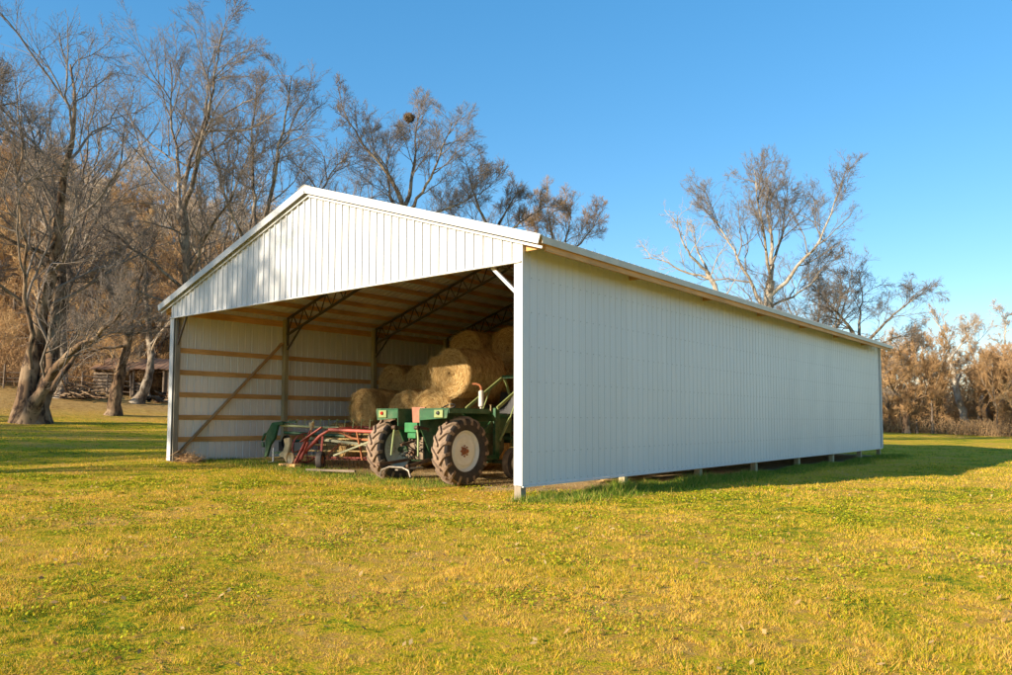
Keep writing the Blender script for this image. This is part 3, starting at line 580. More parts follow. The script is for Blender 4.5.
k=MB(); k.beam((-W+.22,.06,3.22),(-W+.22,.06,4.0),.05,.02,(0,1,0)); k.beam((-W+.24,.06,3.26),(-W+.68,.06,4.0),.05,.035); B(k,'knee_brace',M['steel'])
k=MB(); k.beam((-.2,.10,3.45),(-.78,.10,3.98),.06,.06); B(k,'knee_brace',M['trim'])

# loose hay spilled on the barn floor
n=42000; x=-12.2+11.9*rng.random(n); y=2.2+np.abs(rng.normal(0,2.4,n)); k=(y<9)&(vn(x,y,.8,8)>.25+.2*rng.random(n)); x,y=x[k],y[k]; n=len(x); a=rng.random(n)*6.28; l=.05+.13*rng.random(n); z=g(x,y)+.012+.03*rng.random(n); dz=rng.normal(0,.02,n)
dx,dy=np.cos(a)*l,np.sin(a)*l; V=np.stack([np.stack([x-dy*.03,y+dx*.03,z],-1),np.stack([x+dy*.03,y-dx*.03,z],-1),np.stack([x+dx,y+dy,z+dz],-1)],1).reshape(-1,3)
tag(npmesh('spilled_hay',V,np.arange(n*3).reshape(-1,3),M['straw'],smooth=False,attr=np.repeat(rng.random(n),3)),'loose hay spilled over the barn floor round the tractor','hay',kind='stuff')
# ------------------------------------------------------------------ hay bales
def bale_mesh(seed,Rr=.65,Ln=1.28):
    rng=np.random.default_rng(seed); nt,nl,nr=72,16,12
    prof=[(-Ln/2+.0,r) for r in np.linspace(.02,Rr-.07,nr)]+[(-Ln/2+.02,Rr-.03),(-Ln/2+.06,Rr)]+[(y,Rr) for y in np.linspace(-Ln/2+.12,Ln/2-.12,nl)]+[(Ln/2-.06,Rr),(Ln/2-.02,Rr-.03)]+[(Ln/2,r) for r in np.linspace(Rr-.07,.02,nr)]
    mth=len(prof); th=np.linspace(0,2*np.pi,nt,endpoint=False)
    Yv=np.array([q[0] for q in prof])[None,:].repeat(nt,0); Rv=np.array([q[1] for q in prof])[None,:].repeat(nt,0); T=th[:,None].repeat(mth,1)
    ph=rng.random(8)*6.28
    wob=.018*np.sin(3*T+ph[0])+.012*np.sin(5*T+4*Yv+ph[1])+.010*np.sin(9*T-7*Yv+ph[2])+.012*np.sin(Yv*11+ph[3])
    Rv=Rv*(1+wob)+rng.normal(0,.006,Rv.shape)*(Rv>.1)
    edge=(np.abs(Yv)>Ln/2-.01); Yv=Yv+edge*np.sign(Yv)*(.035*np.cos(Rv/Rr*1.5)+.012*np.sin(Rv*34+T+ph[4])+rng.normal(0,.007,Yv.shape))
    squash=.93; Xw=Rv*np.cos(T); Zw=Rv*np.sin(T); Zw=np.where(Zw<0,Zw*squash*.97,Zw*squash)
    V=np.stack([Xw,Yv,Zw],-1).reshape(-1,3); idx=np.arange(nt*mth).reshape(nt,mth); n2=np.roll(idx,-1,0)
    F=np.stack([idx[:,:-1],n2[:,:-1],n2[:,1:],idx[:,1:]],-1).reshape(-1,4)
    # loose strands lying on the surface
    ns=3600; t0=rng.random(ns)*6.28; end=rng.random(ns)<.5; l=.05+.16*rng.random(ns)
    rr=np.where(end,Rr*np.sqrt(rng.random(ns)),Rr*1.005); yy=np.where(end,np.sign(rng.random(ns)-.42)*(Ln/2+.03),(rng.random(ns)-.5)*Ln)
    P=np.stack([rr*np.cos(t0),yy,rr*np.sin(t0)*squash],-1)
    tang=np.stack([-np.sin(t0),np.zeros(ns),np.cos(t0)],-1); outw=np.where(end[:,None],np.stack([0*t0,np.sign(yy),0*t0],-1),np.stack([np.cos(t0),0*t0,np.sin(t0)],-1))
    side=np.cross(tang,outw); dd=tang*np.sign(rng.random(ns)-.5)[:,None]+outw*(.02+.35*rng.random(ns)**3)[:,None]+side*rng.normal(0,.35,ns)[:,None]
    dd/=np.linalg.norm(dd,axis=1)[:,None]; w=.0035
    wv=np.cross(dd,outw); A=P+wv*w+outw*.004; Bq=P-wv*w+outw*.004; C=P+dd*l[:,None]+outw*.012
    return V,F,np.stack([A,Bq,C],1).reshape(-1,3),rng.random(ns)
def make_bale(seed):
    V,F,S,r=bale_mesh(seed); root=empty('hay_bale',(0,0,0))
    npmesh('bale_roll',V,F,M['hay'],root,smooth=True)
    npmesh('loose_hay',S,np.arange(len(S)).reshape(-1,3),M['straw'],root,smooth=False,attr=np.repeat(r,3))
    return root
protos=[make_bale(s) for s in (1,2,3)]
used=[False]*3
BG='round hay bales stacked in the barn'
BAL=[ # x,y,z,spin,label
 (-10.30,5.75,1.50,.3,'round hay bale standing leftmost in the stack, just above the red rake'),
 (-11.0,7.6,2.40,1.2,'round hay bale high against the far wall rails, above the leftmost bale'),
 (-8.95,6.2,1.42,2.2,'round hay bale whose top shows over the left tractor fender'),
 (-5.63,4.90,2.40,.0,'big front round hay bale with a coiled golden face, above the tractor seat'),
 (-7.45,7.30,3.30,.8,'topmost round hay bale under the roof trusses, behind the big front bale'),
 (-6.05,7.75,3.34,1.9,'high round hay bale at the stack\'s right, half cut off by the corner post'),
 (-5.35,7.5,2.32,2.9,'round hay bale under the high right one, beside the corner post'),
 (-6.35,4.80,1.40,4.1,'round hay bale behind the tractor seat, under the big front bale'),
 (-7.70,5.3,1.43,5.0,'round hay bale in the second tier, directly behind the left tractor wheel'),
 (-6.98,5.75,2.38,3.6,'round hay bale in the third tier, tucked behind the big front bale'),
]
for x in (-11.2,-9.75,-8.4,-7.05,-5.75): BAL.append((x,5.6+.25*math.sin(x*3)-(.5 if x>-8 else 0),.44,x,None))
BAL+=[(-1.15,4.9,.42,.4,'lone yellow round hay bale glimpsed under the near side wall, closest to the front')]+[(-1.15+.05*math.sin(k*2.),6.25+1.36*k,.42,k*1.1,None) for k in range(7)]
BAL+=[(-2.5,7.6,.42,.7,None),(-2.6,8.95,.42,.7,None),(-1.85,8.3,1.36,.3,None),(-3.2,8.6,1.36,.3,None),(-4.0,8.3,.42,2,None),(-5.4,8.2,.42,2.5,None),(-4.6,8.9,1.4,2.5,None),(-5.9,8.7,1.4,2.5,None),(-8.5,7.6,2.34,.5,None),(-9.75,7.7,2.34,.5,None),(-9.9,7.2,1.42,.5,None),(-11.3,7.2,1.42,.4,None),(-8.4,7.0,.44,.1,None),(-4.0,8.8,2.30,.8,None),(-6.7,8.6,2.32,.8,None),(-7.2,7.4,2.3,1.8,None),(-8.8,8.9,3.25,1.8,None),(-4.7,8.3,3.25,1.3,None)]
for i,(x,y,z,s,lab) in enumerate(BAL):
    k=i%3
    if not used[k]: o=protos[k]; used[k]=True
    else: o=copy_tree(protos[k])
    o.location=(x,y,z-.02); o.rotation_euler=(0,random.uniform(-.12,.12),random.uniform(-.07,.07)+(math.pi if (i//3)%2 else 0))
    s_=1.0+.07*random.random(); 
    if i==3: s_=1.13
    o.scale=(s_,s_*(1+.05*math.sin(i)),s_)
    if lab is None:
        lab='round hay bale on the ground inside the near side wall, seen through the gap' if x>-1.5 and z<1 else ('round hay bale lying on the ground in the bottom row behind the rake' if z<1 and x<-6 else 'round hay bale in the shaded back of the stack, mostly hidden by others')
    tag(o,lab,'hay bale',BG)

# ------------------------------------------------------------------ tractor
M['greybar']=surf('worn_grey_bar',(.34,.30,.24),(.16,.12,.09),9,.5,.3)
TX,TY=-4.15,1.85; TZ=gz(-4.15,1.85)-.03
tr=empty('tractor',(TX,TY,TZ)); tag(tr,'old green tractor with cream wheel centres and a raised front loader, parked under the gable','tractor')
def part(mb,name,mats,parent=tr,**k): return mb.build(name,mats,parent,**k)
def wheel(name,x,y,r,w,rr,side,lugs,parent,rear=True):
    wh=empty(name,(x,y,r),0,parent)
    t=MB(); hw=w/2; t.cur=0
    t.lathe([(-hw*.72,rr),(-hw*.98,rr+(r-rr)*.28),(-hw*1.03,rr+(r-rr)*.58),(-hw*.93,r*.89),(-hw*.80,r*.925)],n=48)
    t.lathe([(hw*.80,r*.925),(hw*.93,r*.89),(hw*1.03,rr+(r-rr)*.58),(hw*.98,rr+(r-rr)*.28),(hw*.72,rr)],n=48)
    t.cur=1; t.lathe([(-hw*.80,r*.925),(-hw*.35,r*.935),(0,r*.938),(hw*.35,r*.935),(hw*.80,r*.925)],n=48)
    if lugs:
        for s in (-1,1):
            for i in range(lugs):
                a0=2*math.pi*(i+(.5 if s>0 else 0))/lugs; V=[]
                # lug: curved bar from centre line to shoulder, sweeping backwards
                segs=[(0.02,0,1.0),(.38,.10,1.0),(.75,.19,.985),(1.0,.235,.93),(1.05,.245,.84)]
                for (q,da,hh) in segs:
                    th=a0-da*1.25
                    for dth,dr in ((-.062,-.07),(-.042,.0),(.042,.0),(.062,-.07)):
                        rad=(r*hh+dr*1.0) if dr<0 else r*hh
                        V.append((s*q*hw,rad*math.cos(th+dth),rad*math.sin(th+dth)))
                F=[]
                for k in range(len(segs)-1):
                    for j in range(3): 
                        f=(k*4+j,k*4+j+1,(k+1)*4+j+1,(k+1)*4+j); F.append(f)
                F+=[(0,1,2,3),tuple((len(segs)-1)*4+j for j in (3,2,1,0))]
                t.add(V,F)
    t.build('tyre',[M['wallr'],M['tread']],wh,smooth=True)
    m=MB(); m.lathe([(-hw*.74,rr),(-hw*.70,rr*1.03),(-hw*.62,rr*.97),(-hw*.4,rr*.90),(hw*.4,rr*.90),(hw*.62,rr*.97),(hw*.70,rr*1.03),(hw*.74,rr)],n=48)
    dx=side*hw*(.30 if rear else .1)
    m.lathe([(dx,rr*.91),(dx+side*.01,rr*.80),(dx+side*.05,rr*.70),(dx+side*.045,rr*.30),(dx+side*.03,.09),(dx+side*.03,.0)],n=48)
    m.build('rim',M['rim'],wh,smooth=True)
    h=MB(); h.lathe([(dx+side*.02,.085),(dx+side*.06,.075),(dx+side*.08,.05),(dx+side*.14,.045),(dx+side*.145,.0)],n=20)
    for i in range(8):
        a=i*math.pi/4; h.lathe([(dx+side*.03,.018),(dx+side*.065,.018),(dx+side*.065,0)],(0,.115*math.cos(a),.115*math.sin(a)) if rear else (0,.07*math.cos(a),.07*math.sin(a)),n=6)
    h.build('hub',M['rust'],wh,smooth=True); return wh
wheel('rear_wheel',1.0,0,.77,.42,.45,1,17,tr)
wheel('rear_wheel',-1.12,0,.77,.42,.45,-1,17,tr)
wheel('front_wheel',.72,2.25,.40,.22,.21,1,0,tr,False)
wheel('front_wheel',-.72,2.25,.40,.22,.21,-1,0,tr,False)
b=MB(); b.box((0,.05,.78),(.46,.75,.52)); b.box((0,.75,.72),(.36,.8,.44)); b.prism([(1.1,.5),(2.3,.5),(2.5,.7),(2.5,1.0),(1.1,1.1)],-.2,.2); b.lathe([(-.95,.07),(-.8,.075),(-.35,.13),(.35,.13),(.8,.075),(.9,.07)],(0,0,.75),n=20)
part(b,'transmission_housing',M['dgreen'],bevel=.02)
b=MB(); b.beam((-.72,2.25,.42),(.72,2.25,.42),.09,.09); b.box((0,2.25,.5),(.2,.2,.2)); part(b,'front_axle',M['dgreen'],bevel=.01)
# hood with rounded top
b=MB(); hp=[(-.31,1.12),(-.31,1.48),(-.27,1.57),(-.17,1.62),(.17,1.62),(.27,1.57),(.31,1.48),(.31,1.12)]
b.prism(hp,.75,2.65,'Y'); hood=part(b,'hood',M['green'],bevel=.012)
b=MB(); b.box((0,2.66,1.2),(.56,.05,.66)); 
for i in range(7): b.box((0,2.69,.95+i*.08),(.5,.02,.02))
part(b,'grille',M['dgreen'])
b=MB(); b.box((.318,1.35,1.45),(.012,.62,.055)); part(b,'name_strip',M['cream'],hood)
b=MB()
for i in range(6): b.box((.322,1.12+i*.085,1.45),(.008,.045,.026))
part(b,'worn_lettering',M['dgreen'],hood)
b=MB(); b.box((0,.72,1.34),(.5,.08,.5)); part(b,'dashboard',M['dgreen'],bevel=.02)
# fenders
for s,x0,x1 in ((1,.34,1.22),(-1,-1.08,-.36)):
    b=MB(); xo=x1 if s>0 else x0; xi=x0 if s>0 else x1
    b.box(((x0+x1)/2,.05,1.695),(x1-x0,1.35,.025)); b.box((xo,.05,1.645),(.02,1.35,.10))
    b.prism([(-.63,1.68),(-.62,1.30),(-.30,.70),(.42,.80),(.85,1.2),(.725,1.68)],xi-.012,xi+.012)
    b.prism([(x0,1.68),(x1,1.68),(x1-.05*(s>0),1.49),(x0+.05*(s<0),1.44)],-.64,-.615,'Y')
    b.beam(((x0+x1)/2,.72,1.68),((x0+x1)/2,1.0,1.43),x1-x0,.02,(0,0,1))
    f=part(b,'fender',M['green'],bevel=.006); 
    c=MB(); cx=xo-s*.26; c.box((cx,-.66,1.585),(.26,.04,.17)); part(c,'lamp_panel',M['lgreen'],f,bevel=.01)
    c=MB(); c.lathe([(-.72,0),(-.715,.035),(-.68,.045)],(cx,0,1.60),'Y',16); part(c,'tail_lamp',M['lamp'] if s<0 else M['black'],f,smooth=True)
# seat
b=MB(); b.box((-.0,.22,1.28),(.46,.42,.07)); part(b,'seat',M['seat'],bevel=.025)
b=MB(); b.box((.02,-.32,1.56),(.42,.05,.36),Matrix.Rotation(.08,3,'X')); part(b,'seat_back',M['seat'],bevel=.015)
b=MB(); b.beam((0,-.2,1.05),(0,.1,1.26),.08,.05); part(b,'seat_bracket',M['iron'])
# steering
c0=Vector((.1,.52,1.72)); n0=Vector((0,-.55,.83)).normalized(); a1=Vector((1,0,0)); a2=n0.cross(a1)
b=MB(); b.tube([c0+a1*(.19*math.cos(t))+a2*(.19*math.sin(t)) for t in [i*2*math.pi/24 for i in range(25)]],.014,8,False)
for t in (0.5,2.6,4.7): b.beam(c0,c0+a1*(.19*math.cos(t))+a2*(.19*math.sin(t)),.014,.014)
st=part(b,'steering_wheel',M['black'],smooth=True)
b=MB(); b.tube([c0,(.05,.8,1.35)],.02,8); part(b,'steering_column',M['iron'])
b=MB(); b.tube([(.24,.45,1.3),(.26,.42,1.85)],.009,6); part(b,'control_lever',M['cream'])
# exhaust
b=MB(); b.tube([(0,1.83,1.58),(0,1.83,1.78)],.03,10); b.tube([(0,1.83,1.76),(0,1.83,1.79),(0,1.83,2.16),(0,1.83,2.19)],[.03,.068,.068,.03],16); ex=part(b,'exhaust_muffler',M['muff'],smooth=True)
b=MB(); b.tube([(0,1.83,2.17),(0,1.83,2.26),(-.03,1.80,2.32),(-.10,1.74,2.345),(-.17,1.69,2.34)],[.03]*5,10,False); part(b,'exhaust_tip',M['rust'],ex,smooth=True)
b=MB(); b.tube([(.12,2.05,1.6),(.12,2.05,1.82),(.12,2.05,1.84)],[.02,.02,.05],12); part(b,'air_intake',M['cream'],smooth=True)
# rear hydraulics
b=MB(); b.box((-.02,-.47,1.28),(.40,.16,.22)); b.box((.02,-.50,1.10),(.26,.12,.12)); part(b,'hydraulic_box',surf('bright_green_paint',(.04,.22,.07),(.03,.14,.05),7,.4),bevel=.015)
b=MB(); b.beam((-.36,-.38,1.22),(.36,-.38,1.22),.07,.07); part(b,'rocker_shaft',M['iron'],bevel=.01)
for s in (1,-1):
    b=MB(); b.beam((s*.34,-.35,1.24),(s*.36,-.72,1.30),.05,.06); b.lathe([(s*.31,.05),(s*.41,.05)],(0,-.72,1.28),'X',12); la=part(b,'lift_arm',M['iron'])
    b=MB(); b.tube([(s*.36,-.72,1.28),(s*.40,-.72,1.05),(s*.43,-.75,.66)],[.018,.026,.018],8); part(b,'lift_rod',M['lgreen'],la,smooth=True)
    b=MB(); b.beam((s*.28,-.25,.56),(s*.46,-1.05,.46),.03,.07); b.lathe([(s*.46-.03,.045),(s*.46+.03,.045)],(0,-1.07,.46),'X',12); part(b,'lower_link',M['iron'])
b=MB(); b.beam((0,-.45,.98),(0,-.85,.90),.05,.05); b.beam((.03,-.4,.75),(-.10,-.7,.95),.03,.03); part(b,'top_link',M['iron'])
b=MB(); b.tube([(0,-.4,.72),(0,-.52,.72)],.06,12); b.tube([(0,-.5,.72),(0,-.6,.72)],.025,10); part(b,'power_shaft',M['iron'],smooth=True)
b=MB(); b.beam((0,-.2,.38),(0,-.98,.36),.08,.03); b.tube([(-.52,-.98,.20),(-.46,-1.0,.34),(-.2,-1.0,.42),(.2,-1.0,.42),(.40,-1.0,.36),(.44,-.98,.22)],.022,8); part(b,'drawbar',M['greybar'],smooth=True)
rng2=random.Random(4); b=MB()
for i in range(16):
    p0=(rng2.uniform(-.3,.3),-.42-rng2.random()*.14,rng2.uniform(.6,1.1)); p1=(p0[0]+rng2.uniform(-.18,.18),-.45-rng2.random()*.2,p0[2]+rng2.uniform(-.22,.1)); mid=((p0[0]+p1[0])/2,-.66,(p0[2]+p1[2])/2); b.tube([p0,mid,p1],.011,6)
part(b,'hydraulic_hose',M['black'],smooth=True)
b=MB()
for i in range(10):
    b.box((rng2.uniform(-.24,.24),-.40,rng2.uniform(.58,1.08)),(.06+.08*rng2.random(),.08,.05+.05*rng2.random()))
b.box((0,-.38,.82),(.46,.05,.5)); part(b,'valve_block',surf('oily_valve_metal',(.30,.22,.14),(.07,.05,.04),16,.45,.3),bevel=.005)
for s in (1,-1):
    b=MB(); b.box((s*.75,.95,.55),(.4,.32,.03)); part(b,'foot_step',M['dgreen'])
# loader
for s in (1,-1):
    x=s*.45
    b=MB(); b.box((x,1.88,1.12),(.08,.16,1.25)); b.beam((x,1.88,.55),(x,.3,.55),.06,.10); b.beam((x,1.8,1.5),(x,1.35,1.15),.05,.06); fr=part(b,'loader_frame',M['green'],bevel=.008)
    b=MB(); b.beam((x+s*.06,1.84,1.74),(x+s*.06,3.35,2.62),.05,.075); b.beam((x+s*.06,3.33,2.64),(x+s*.06,3.66,2.0),.05,.075); part(b,'loader_arm',M['lgreen'],bevel=.008)
    b=MB(); b.tube([(x+s*.05,1.95,.95),(x+s*.05,2.35,1.5)],.035,12); b.tube([(x+s*.05,2.35,1.5),(x+s*.05,2.75,2.22)],.018,10); part(b,'lift_cylinder',M['lgreen'],smooth=True)
b=MB(); b.prism([(3.55,1.62),(3.62,2.22),(3.68,2.22),(3.72,1.74),(4.30,1.62),(4.34,1.58)],-.85,.85); b.box((-.85,3.85,1.86),(.03,.5,.45)); b.box((.85,3.85,1.86),(.03,.5,.45)); part(b,'loader_bucket',M['black'])
b=MB(); b.beam((-.5,3.3,2.6),(.5,3.3,2.6),.08,.08); b.beam((-.5,2.5,1.0),(.5,2.5,1.0),.07,.07); part(b,'cross_tube',M['green'])
b=MB(); b.box((.33,1.75,.98),(.02,.9,.30)); b.box((-.33,1.75,.98),(.02,.9,.30)); part(b,'side_panel',M['dgreen'])

# ------------------------------------------------------------------ red hay rake
def P3(X,Z,Y=2.3): return (X+8.6,Y-2.3,Z+.2)
rk=empty('hay_rake',(-8.6,2.3,-.2)); tag(rk,'old red hay rake with yellow tine bars, parked left of the tractor','hay rake')
RP=lambda mb,n,m,p=rk,**k: mb.build(n,m,p,**k)
b=MB(); b.tube([P3(-9.23,-.05,1.9),P3(-8.95,.25,1.95),P3(-8.45,.72,2.1),P3(-8.21,.88,2.2),P3(-6.6,.84,2.4)],.048,10); b.tube([P3(-8.21,.88,2.2),P3(-8.0,.95,3.2),P3(-7.4,.85,3.5)],.04,10)
RP(b,'main_frame',M['red'],smooth=True)
b=MB(); b.beam(P3(-9.15,.02,1.86),P3(-8.7,.86,2.0),.035,.10,(0,1,0)); b.beam(P3(-8.95,.55,1.84),P3(-8.25,.95,2.0),.03,.07,(0,1,0)); b.beam(P3(-8.9,.08,1.84),P3(-8.62,.55,1.84),.03,.06,(0,1,0)); RP(b,'brace_bracket',M['red'],bevel=.006)
b=MB(); b.prism([(.0,.62),(.26,.66),(.30,.50),(.20,.22),(.30,.02),(.14,-.02),(.02,.10),(-.16,.12),(-.20,.20),(-.02,.28),(.06,.45)],0,.10,'Y')
o=RP(b,'gear_case',M['cream'],bevel=.02); o.location=P3(-9.75,0,1.85)
b=MB(); b.lathe([(-.02,.16),(.02,.17),(.05,.12),(.06,0)],P3(-9.35,.10,1.8),'Y',20); RP(b,'gear_wheel',M['cream'],smooth=True)
for i,(z,y,c) in enumerate([(.62,2.2,'yellow'),(.45,2.5,'yellow'),(.30,2.15,'yellow'),(.12,2.3,'red'),(.74,2.75,'yellow'),(.05,2.75,'red')]):
    b=MB(); b.tube([P3(-9.3,z,y),P3(-6.3,z+.02,y+.9)],.022 if c=='yellow' else .018,8); bar=RP(b,'tine_bar',M[c],smooth=True)
    t=MB()
    for k in range(26):
        f=k/25; X=-9.25+2.9*f; Yv=y+.87*f; t.tube([P3(X,z,Yv),P3(X+.02,z-.10,Yv-.05),P3(X,z-.30,Yv+.02)],.006,4,False)
    RP(t,'tine',M['iron'],bar)['kind']='stuff'
for X,Yv in ((-9.35,2.3),(-6.25,3.25)):
    b=MB(); b.tube([P3(X+.02*math.cos(a),.37+.40*math.sin(a),Yv+.42*math.cos(a)) for a in [i*math.pi/10 for i in range(21)]],.022,8,False)
    for a in (0.3,1.87,3.44,5.0): b.beam(P3(X,.37,Yv),P3(X,.37+.4*math.sin(a),Yv+.4*math.cos(a)),.03,.02)
    RP(b,'reel_end',M['red'],smooth=True)
b=MB(); b.beam(P3(-9.0,.66,2.05),P3(-6.3,.40,3.0),.05,.07); b.beam(P3(-8.0,.20,2.2),P3(-6.6,.62,2.3),.04,.05); RP(b,'reel_stay',surf('grey_green_bar',(.30,.30,.17),(.20,.17,.10),8,.5),bevel=.005)
b=MB(); b.tube([P3(-8.2,.9,2.3),P3(-7.5,.66,2.4),P3(-6.7,.60,2.5)],.03,8); b.beam(P3(-7.2,.84,2.3),P3(-7.2,.10,2.5),.04,.04); b.beam(P3(-8.0,.95,3.0),P3(-8.35,.15,2.2),.05,.05); RP(b,'rear_frame',M['rust'],smooth=True)
for X,Yv,s in ((-8.36,2.05,1),(-6.9,3.4,1)):
    z=gz(X,Yv)+.24; wh=empty('rake_wheel',P3(X,z,Yv),R(35),rk); b=MB(); b.lathe([(-.06,.12),(-.085,.17),(-.07,.225),(0,.24),(.07,.225),(.085,.17),(.06,.12)],n=28); b.build('tyre',M['wallr'],wh,smooth=True)
    b=MB(); b.lathe([(-.06,.12),(-.01,.11),(-.01,.03),(.05,.03),(.05,0)],n=24); b.lathe([(.06,.12),(0,.11),(0,.03)],n=24); b.build('rim',M['rust'],wh,smooth=True)
    b=MB(); b.beam((0,0,0),(.05,0,.62),.05,.04); b.build('wheel_strut',M['red'],wh)
b=MB(); b.tube([P3(-9.18,.1,1.85),P3(-9.18,gz(-9.2,1.8)+.02,1.82)],.02,8); b.box(P3(-9.18,gz(-9.2,1.8)+.02,1.82),(.18,.18,.02)); RP(b,'jack_stand',M['rust'])
b=MB(); b.tube([P3(-8.72,.78,2.0),P3(-8.72,1.02,2.0),P3(-8.60,1.10,2.0)],[.03,.045,.03],10); b.box(P3(-8.72,1.0,2.02),(.12,.10,.14)); RP(b,'crank_head',M['cream'],bevel=.01)
# green implement behind it
P4=lambda X,Z,Y=2.3:(X+10.1,Y-2.6,Z+.2)
gm=empty('hay_tedder',(-10.1,2.6,-.2)); tag(gm,'green hay implement with a bent end plate and pale top rail, behind the red rake','farm implement')
GP=lambda mb,n,m,p=gm,**k: mb.build(n,m,p,**k)
b=MB(); V=[(-10.86,.06),(-10.72,.10),(-10.58,.42),(-10.36,.62),(-10.22,.98),(-10.0,1.0),(-10.05,1.1),(-10.5,1.06),(-10.75,.78),(-10.82,.50),(-10.80,.30)]
b.prism([(x+10.1,z+.2) for x,z in V],-.62,-.54,'Y'); GP(b,'end_plate',M['green'],bevel=.015)
b=MB(); b.tube([P4(-10.98,.55,2.0),P4(-10.86,.72,2.0),P4(-10.66,.80,2.05)],.035,8); b.tube([P4(-10.95,.5,2.0),P4(-10.92,.36,2.0)],.05,8); GP(b,'crank_arm',M['green'],smooth=True)
b=MB(); b.tube([P4(-10.25,.98,2.1),P4(-8.3,.92,2.6)],.035,8); GP(b,'top_rail',surf('pale_yellow_rail',(.55,.52,.22),(.4,.36,.16),8,.45),smooth=True)
b=MB(); b.tube([P4(-10.2,.78,2.2),P4(-8.2,.70,2.75)],.045,10); b.tube([P4(-10.4,.5,2.2),P4(-8.9,.62,2.6)],.035,8); b.beam(P4(-10.25,1.05,2.1),P4(-9.8,1.08,2.3),.08,.05); b.beam(P4(-10.6,.2,2.1),P4(-9.4,.25,2.4),.04,.06); GP(b,'cross_tube',M['green'],smooth=True)
b=MB()
for k in range(11):
    X=-10.0+.26*k; Yv=2.2+.07*k; b.tube([P4(X,1.0-.02*k/2,Yv),P4(X+.03,1.16,Yv),P4(X+.11,1.12,Yv)],.012,5)
GP(b,'spring_tooth',M['lgreen'])
b=MB(); b.lathe([(-.03,.18),(.03,.2),(.05,.14),(.06,0)],P4(-9.9,.52,2.05),'Y',20); b.box(P4(-10.1,.40,2.2),(.36,.26,.26)); GP(b,'gear_hub',M['black'],smooth=True)
b=MB(); b.tube([P4(-10.42,.35,2.0),P4(-10.40,gz(-10.4,2)+.0,1.98)],.022,8); b.box(P4(-10.40,gz(-10.4,2)+.02,1.98),(.2,.2,.03)); GP(b,'jack_stand',M['muff'])
b=MB(); b.box((0,0,.04),(.62,.22,.09)); o=b.build('wood_block',M['pine']); o.location=(-9.0,1.55,gz(-9,1.55)); o.rotation_euler=(0,0,.1); tag(o,'flat wooden plank block on the grass in front of the red rake','wood block')
b=MB(); b.beam((0,0,0),(1.6,.25,.02),.07,.05); o=b.build('wood_pole',M['oldwood']); o.location=(-8.0,1.35,gz(-8,1.35)+.04); tag(o,'thin grey pole lying on the grass between the rake and the left tractor wheel','pole')
# ------------------------------------------------------------------ trees
def tubes(polys,rads,sides):
    """polys (N,n,3), rads (N,n) -> verts, quads"""
    N,n,_=polys.shape; d=np.empty_like(polys); d[:,1:-1]=polys[:,2:]-polys[:,:-2]; d[:,0]=polys[:,1]-polys[:,0]; d[:,-1]=polys[:,-1]-polys[:,-2]
    d/=np.linalg.norm(d,axis=2,keepdims=True)+1e-9
    ref=np.where(np.abs(d[:,:1,2:3])>.9,np.array([1.,0,0]),np.array([0,0,1.])); u=np.cross(d,ref); u/=np.linalg.norm(u,axis=2,keepdims=True)+1e-9; w=np.cross(d,u)
    a=np.arange(sides)*2*np.pi/sides
    V=polys[:,:,None]+(u[:,:,None]*np.cos(a)[:,None]+w[:,:,None]*np.sin(a)[:,None])*rads[:,:,None,None]
    base=(np.arange(N)*n*sides)[:,None,None]; i=np.arange(n-1)[None,:,None]; k=np.arange(sides)[None,None,:]; k2=(k+1)%sides
    F=np.stack(np.broadcast_arrays(base+i*sides+k,base+i*sides+k2,base+(i+1)*sides+k2,base+(i+1)*sides+k),-1).reshape(-1,4)
    return V.reshape(-1,3),F
def resample(pts,n):
    pts=np.asarray(pts,float); s=np.r_[0,np.cumsum(np.linalg.norm(np.diff(pts,axis=0),axis=1))]; t=np.linspace(0,s[-1],n)
    # smooth with catmull-like cubic via repeated interpolation
    out=np.stack([np.interp(t,s,pts[:,i]) for i in range(3)],-1)
    for _ in range(2): out[1:-1]=.25*out[:-2]+.5*out[1:-1]+.25*out[2:]
    return out
def unit(v): return v/(np.linalg.norm(v,axis=-1,keepdims=True)+1e-9)
def spawn(par,prad,rng,nper,tmin,lenf,ang,up,npts,wig,rf,rmin,lmin=.2,droop=0.,lmax=99):
    """vectorised children of polylines par (N,n,3)"""
    N,n,_=par.shape; plen=np.linalg.norm(np.diff(par,axis=1),axis=2).sum(1)
    K=nper; t=tmin+(1-tmin)*((np.arange(K)[None]+rng.random((N,K)))/K)**.9
    f=np.clip(t*(n-1),0,n-1.001); i=f.astype(int); fr=(f-i)[...,None]; I=np.arange(N)[:,None]
    P=par[I,i]*(1-fr)+par[I,i+1]*fr; T=unit(par[I,i+1]-par[I,i]); r=prad[I,i]*(1-fr[...,0])+prad[I,i+1]*fr[...,0]
    rnd=rng.normal(size=(N,K,3)); side=unit(rnd-(rnd*T).sum(-1,keepdims=True)*T)
    a=ang[0]+(ang[1]-ang[0])*rng.random((N,K,1)); D=unit(T*np.cos(a)+side*np.sin(a)+np.array([0,0,up]))
    Lc=np.clip(plen[:,None]*lenf*(1.05-.65*t)*(.6+.8*rng.random((N,K))),lmin,lmax)
    r0=np.maximum(np.minimum(r*.75,rf*Lc),rmin)
    P=P.reshape(-1,3);D=D.reshape(-1,3);Lc=Lc.ravel();r0=r0.ravel(); m=len(P)
    out=np.empty((m,npts,3)); out[:,0]=P; st=(Lc/(npts-1))[:,None]; cur=D
    for k in range(1,npts):
        cur=unit(cur+rng.normal(size=(m,3))*wig+np.array([0,0,.10*up-droop*k/npts])); out[:,k]=out[:,k-1]+cur*st
    rad=r0[:,None]*np.linspace(1,.35,npts)[None]; rad=np.maximum(rad,rmin*.8)
    return out,rad
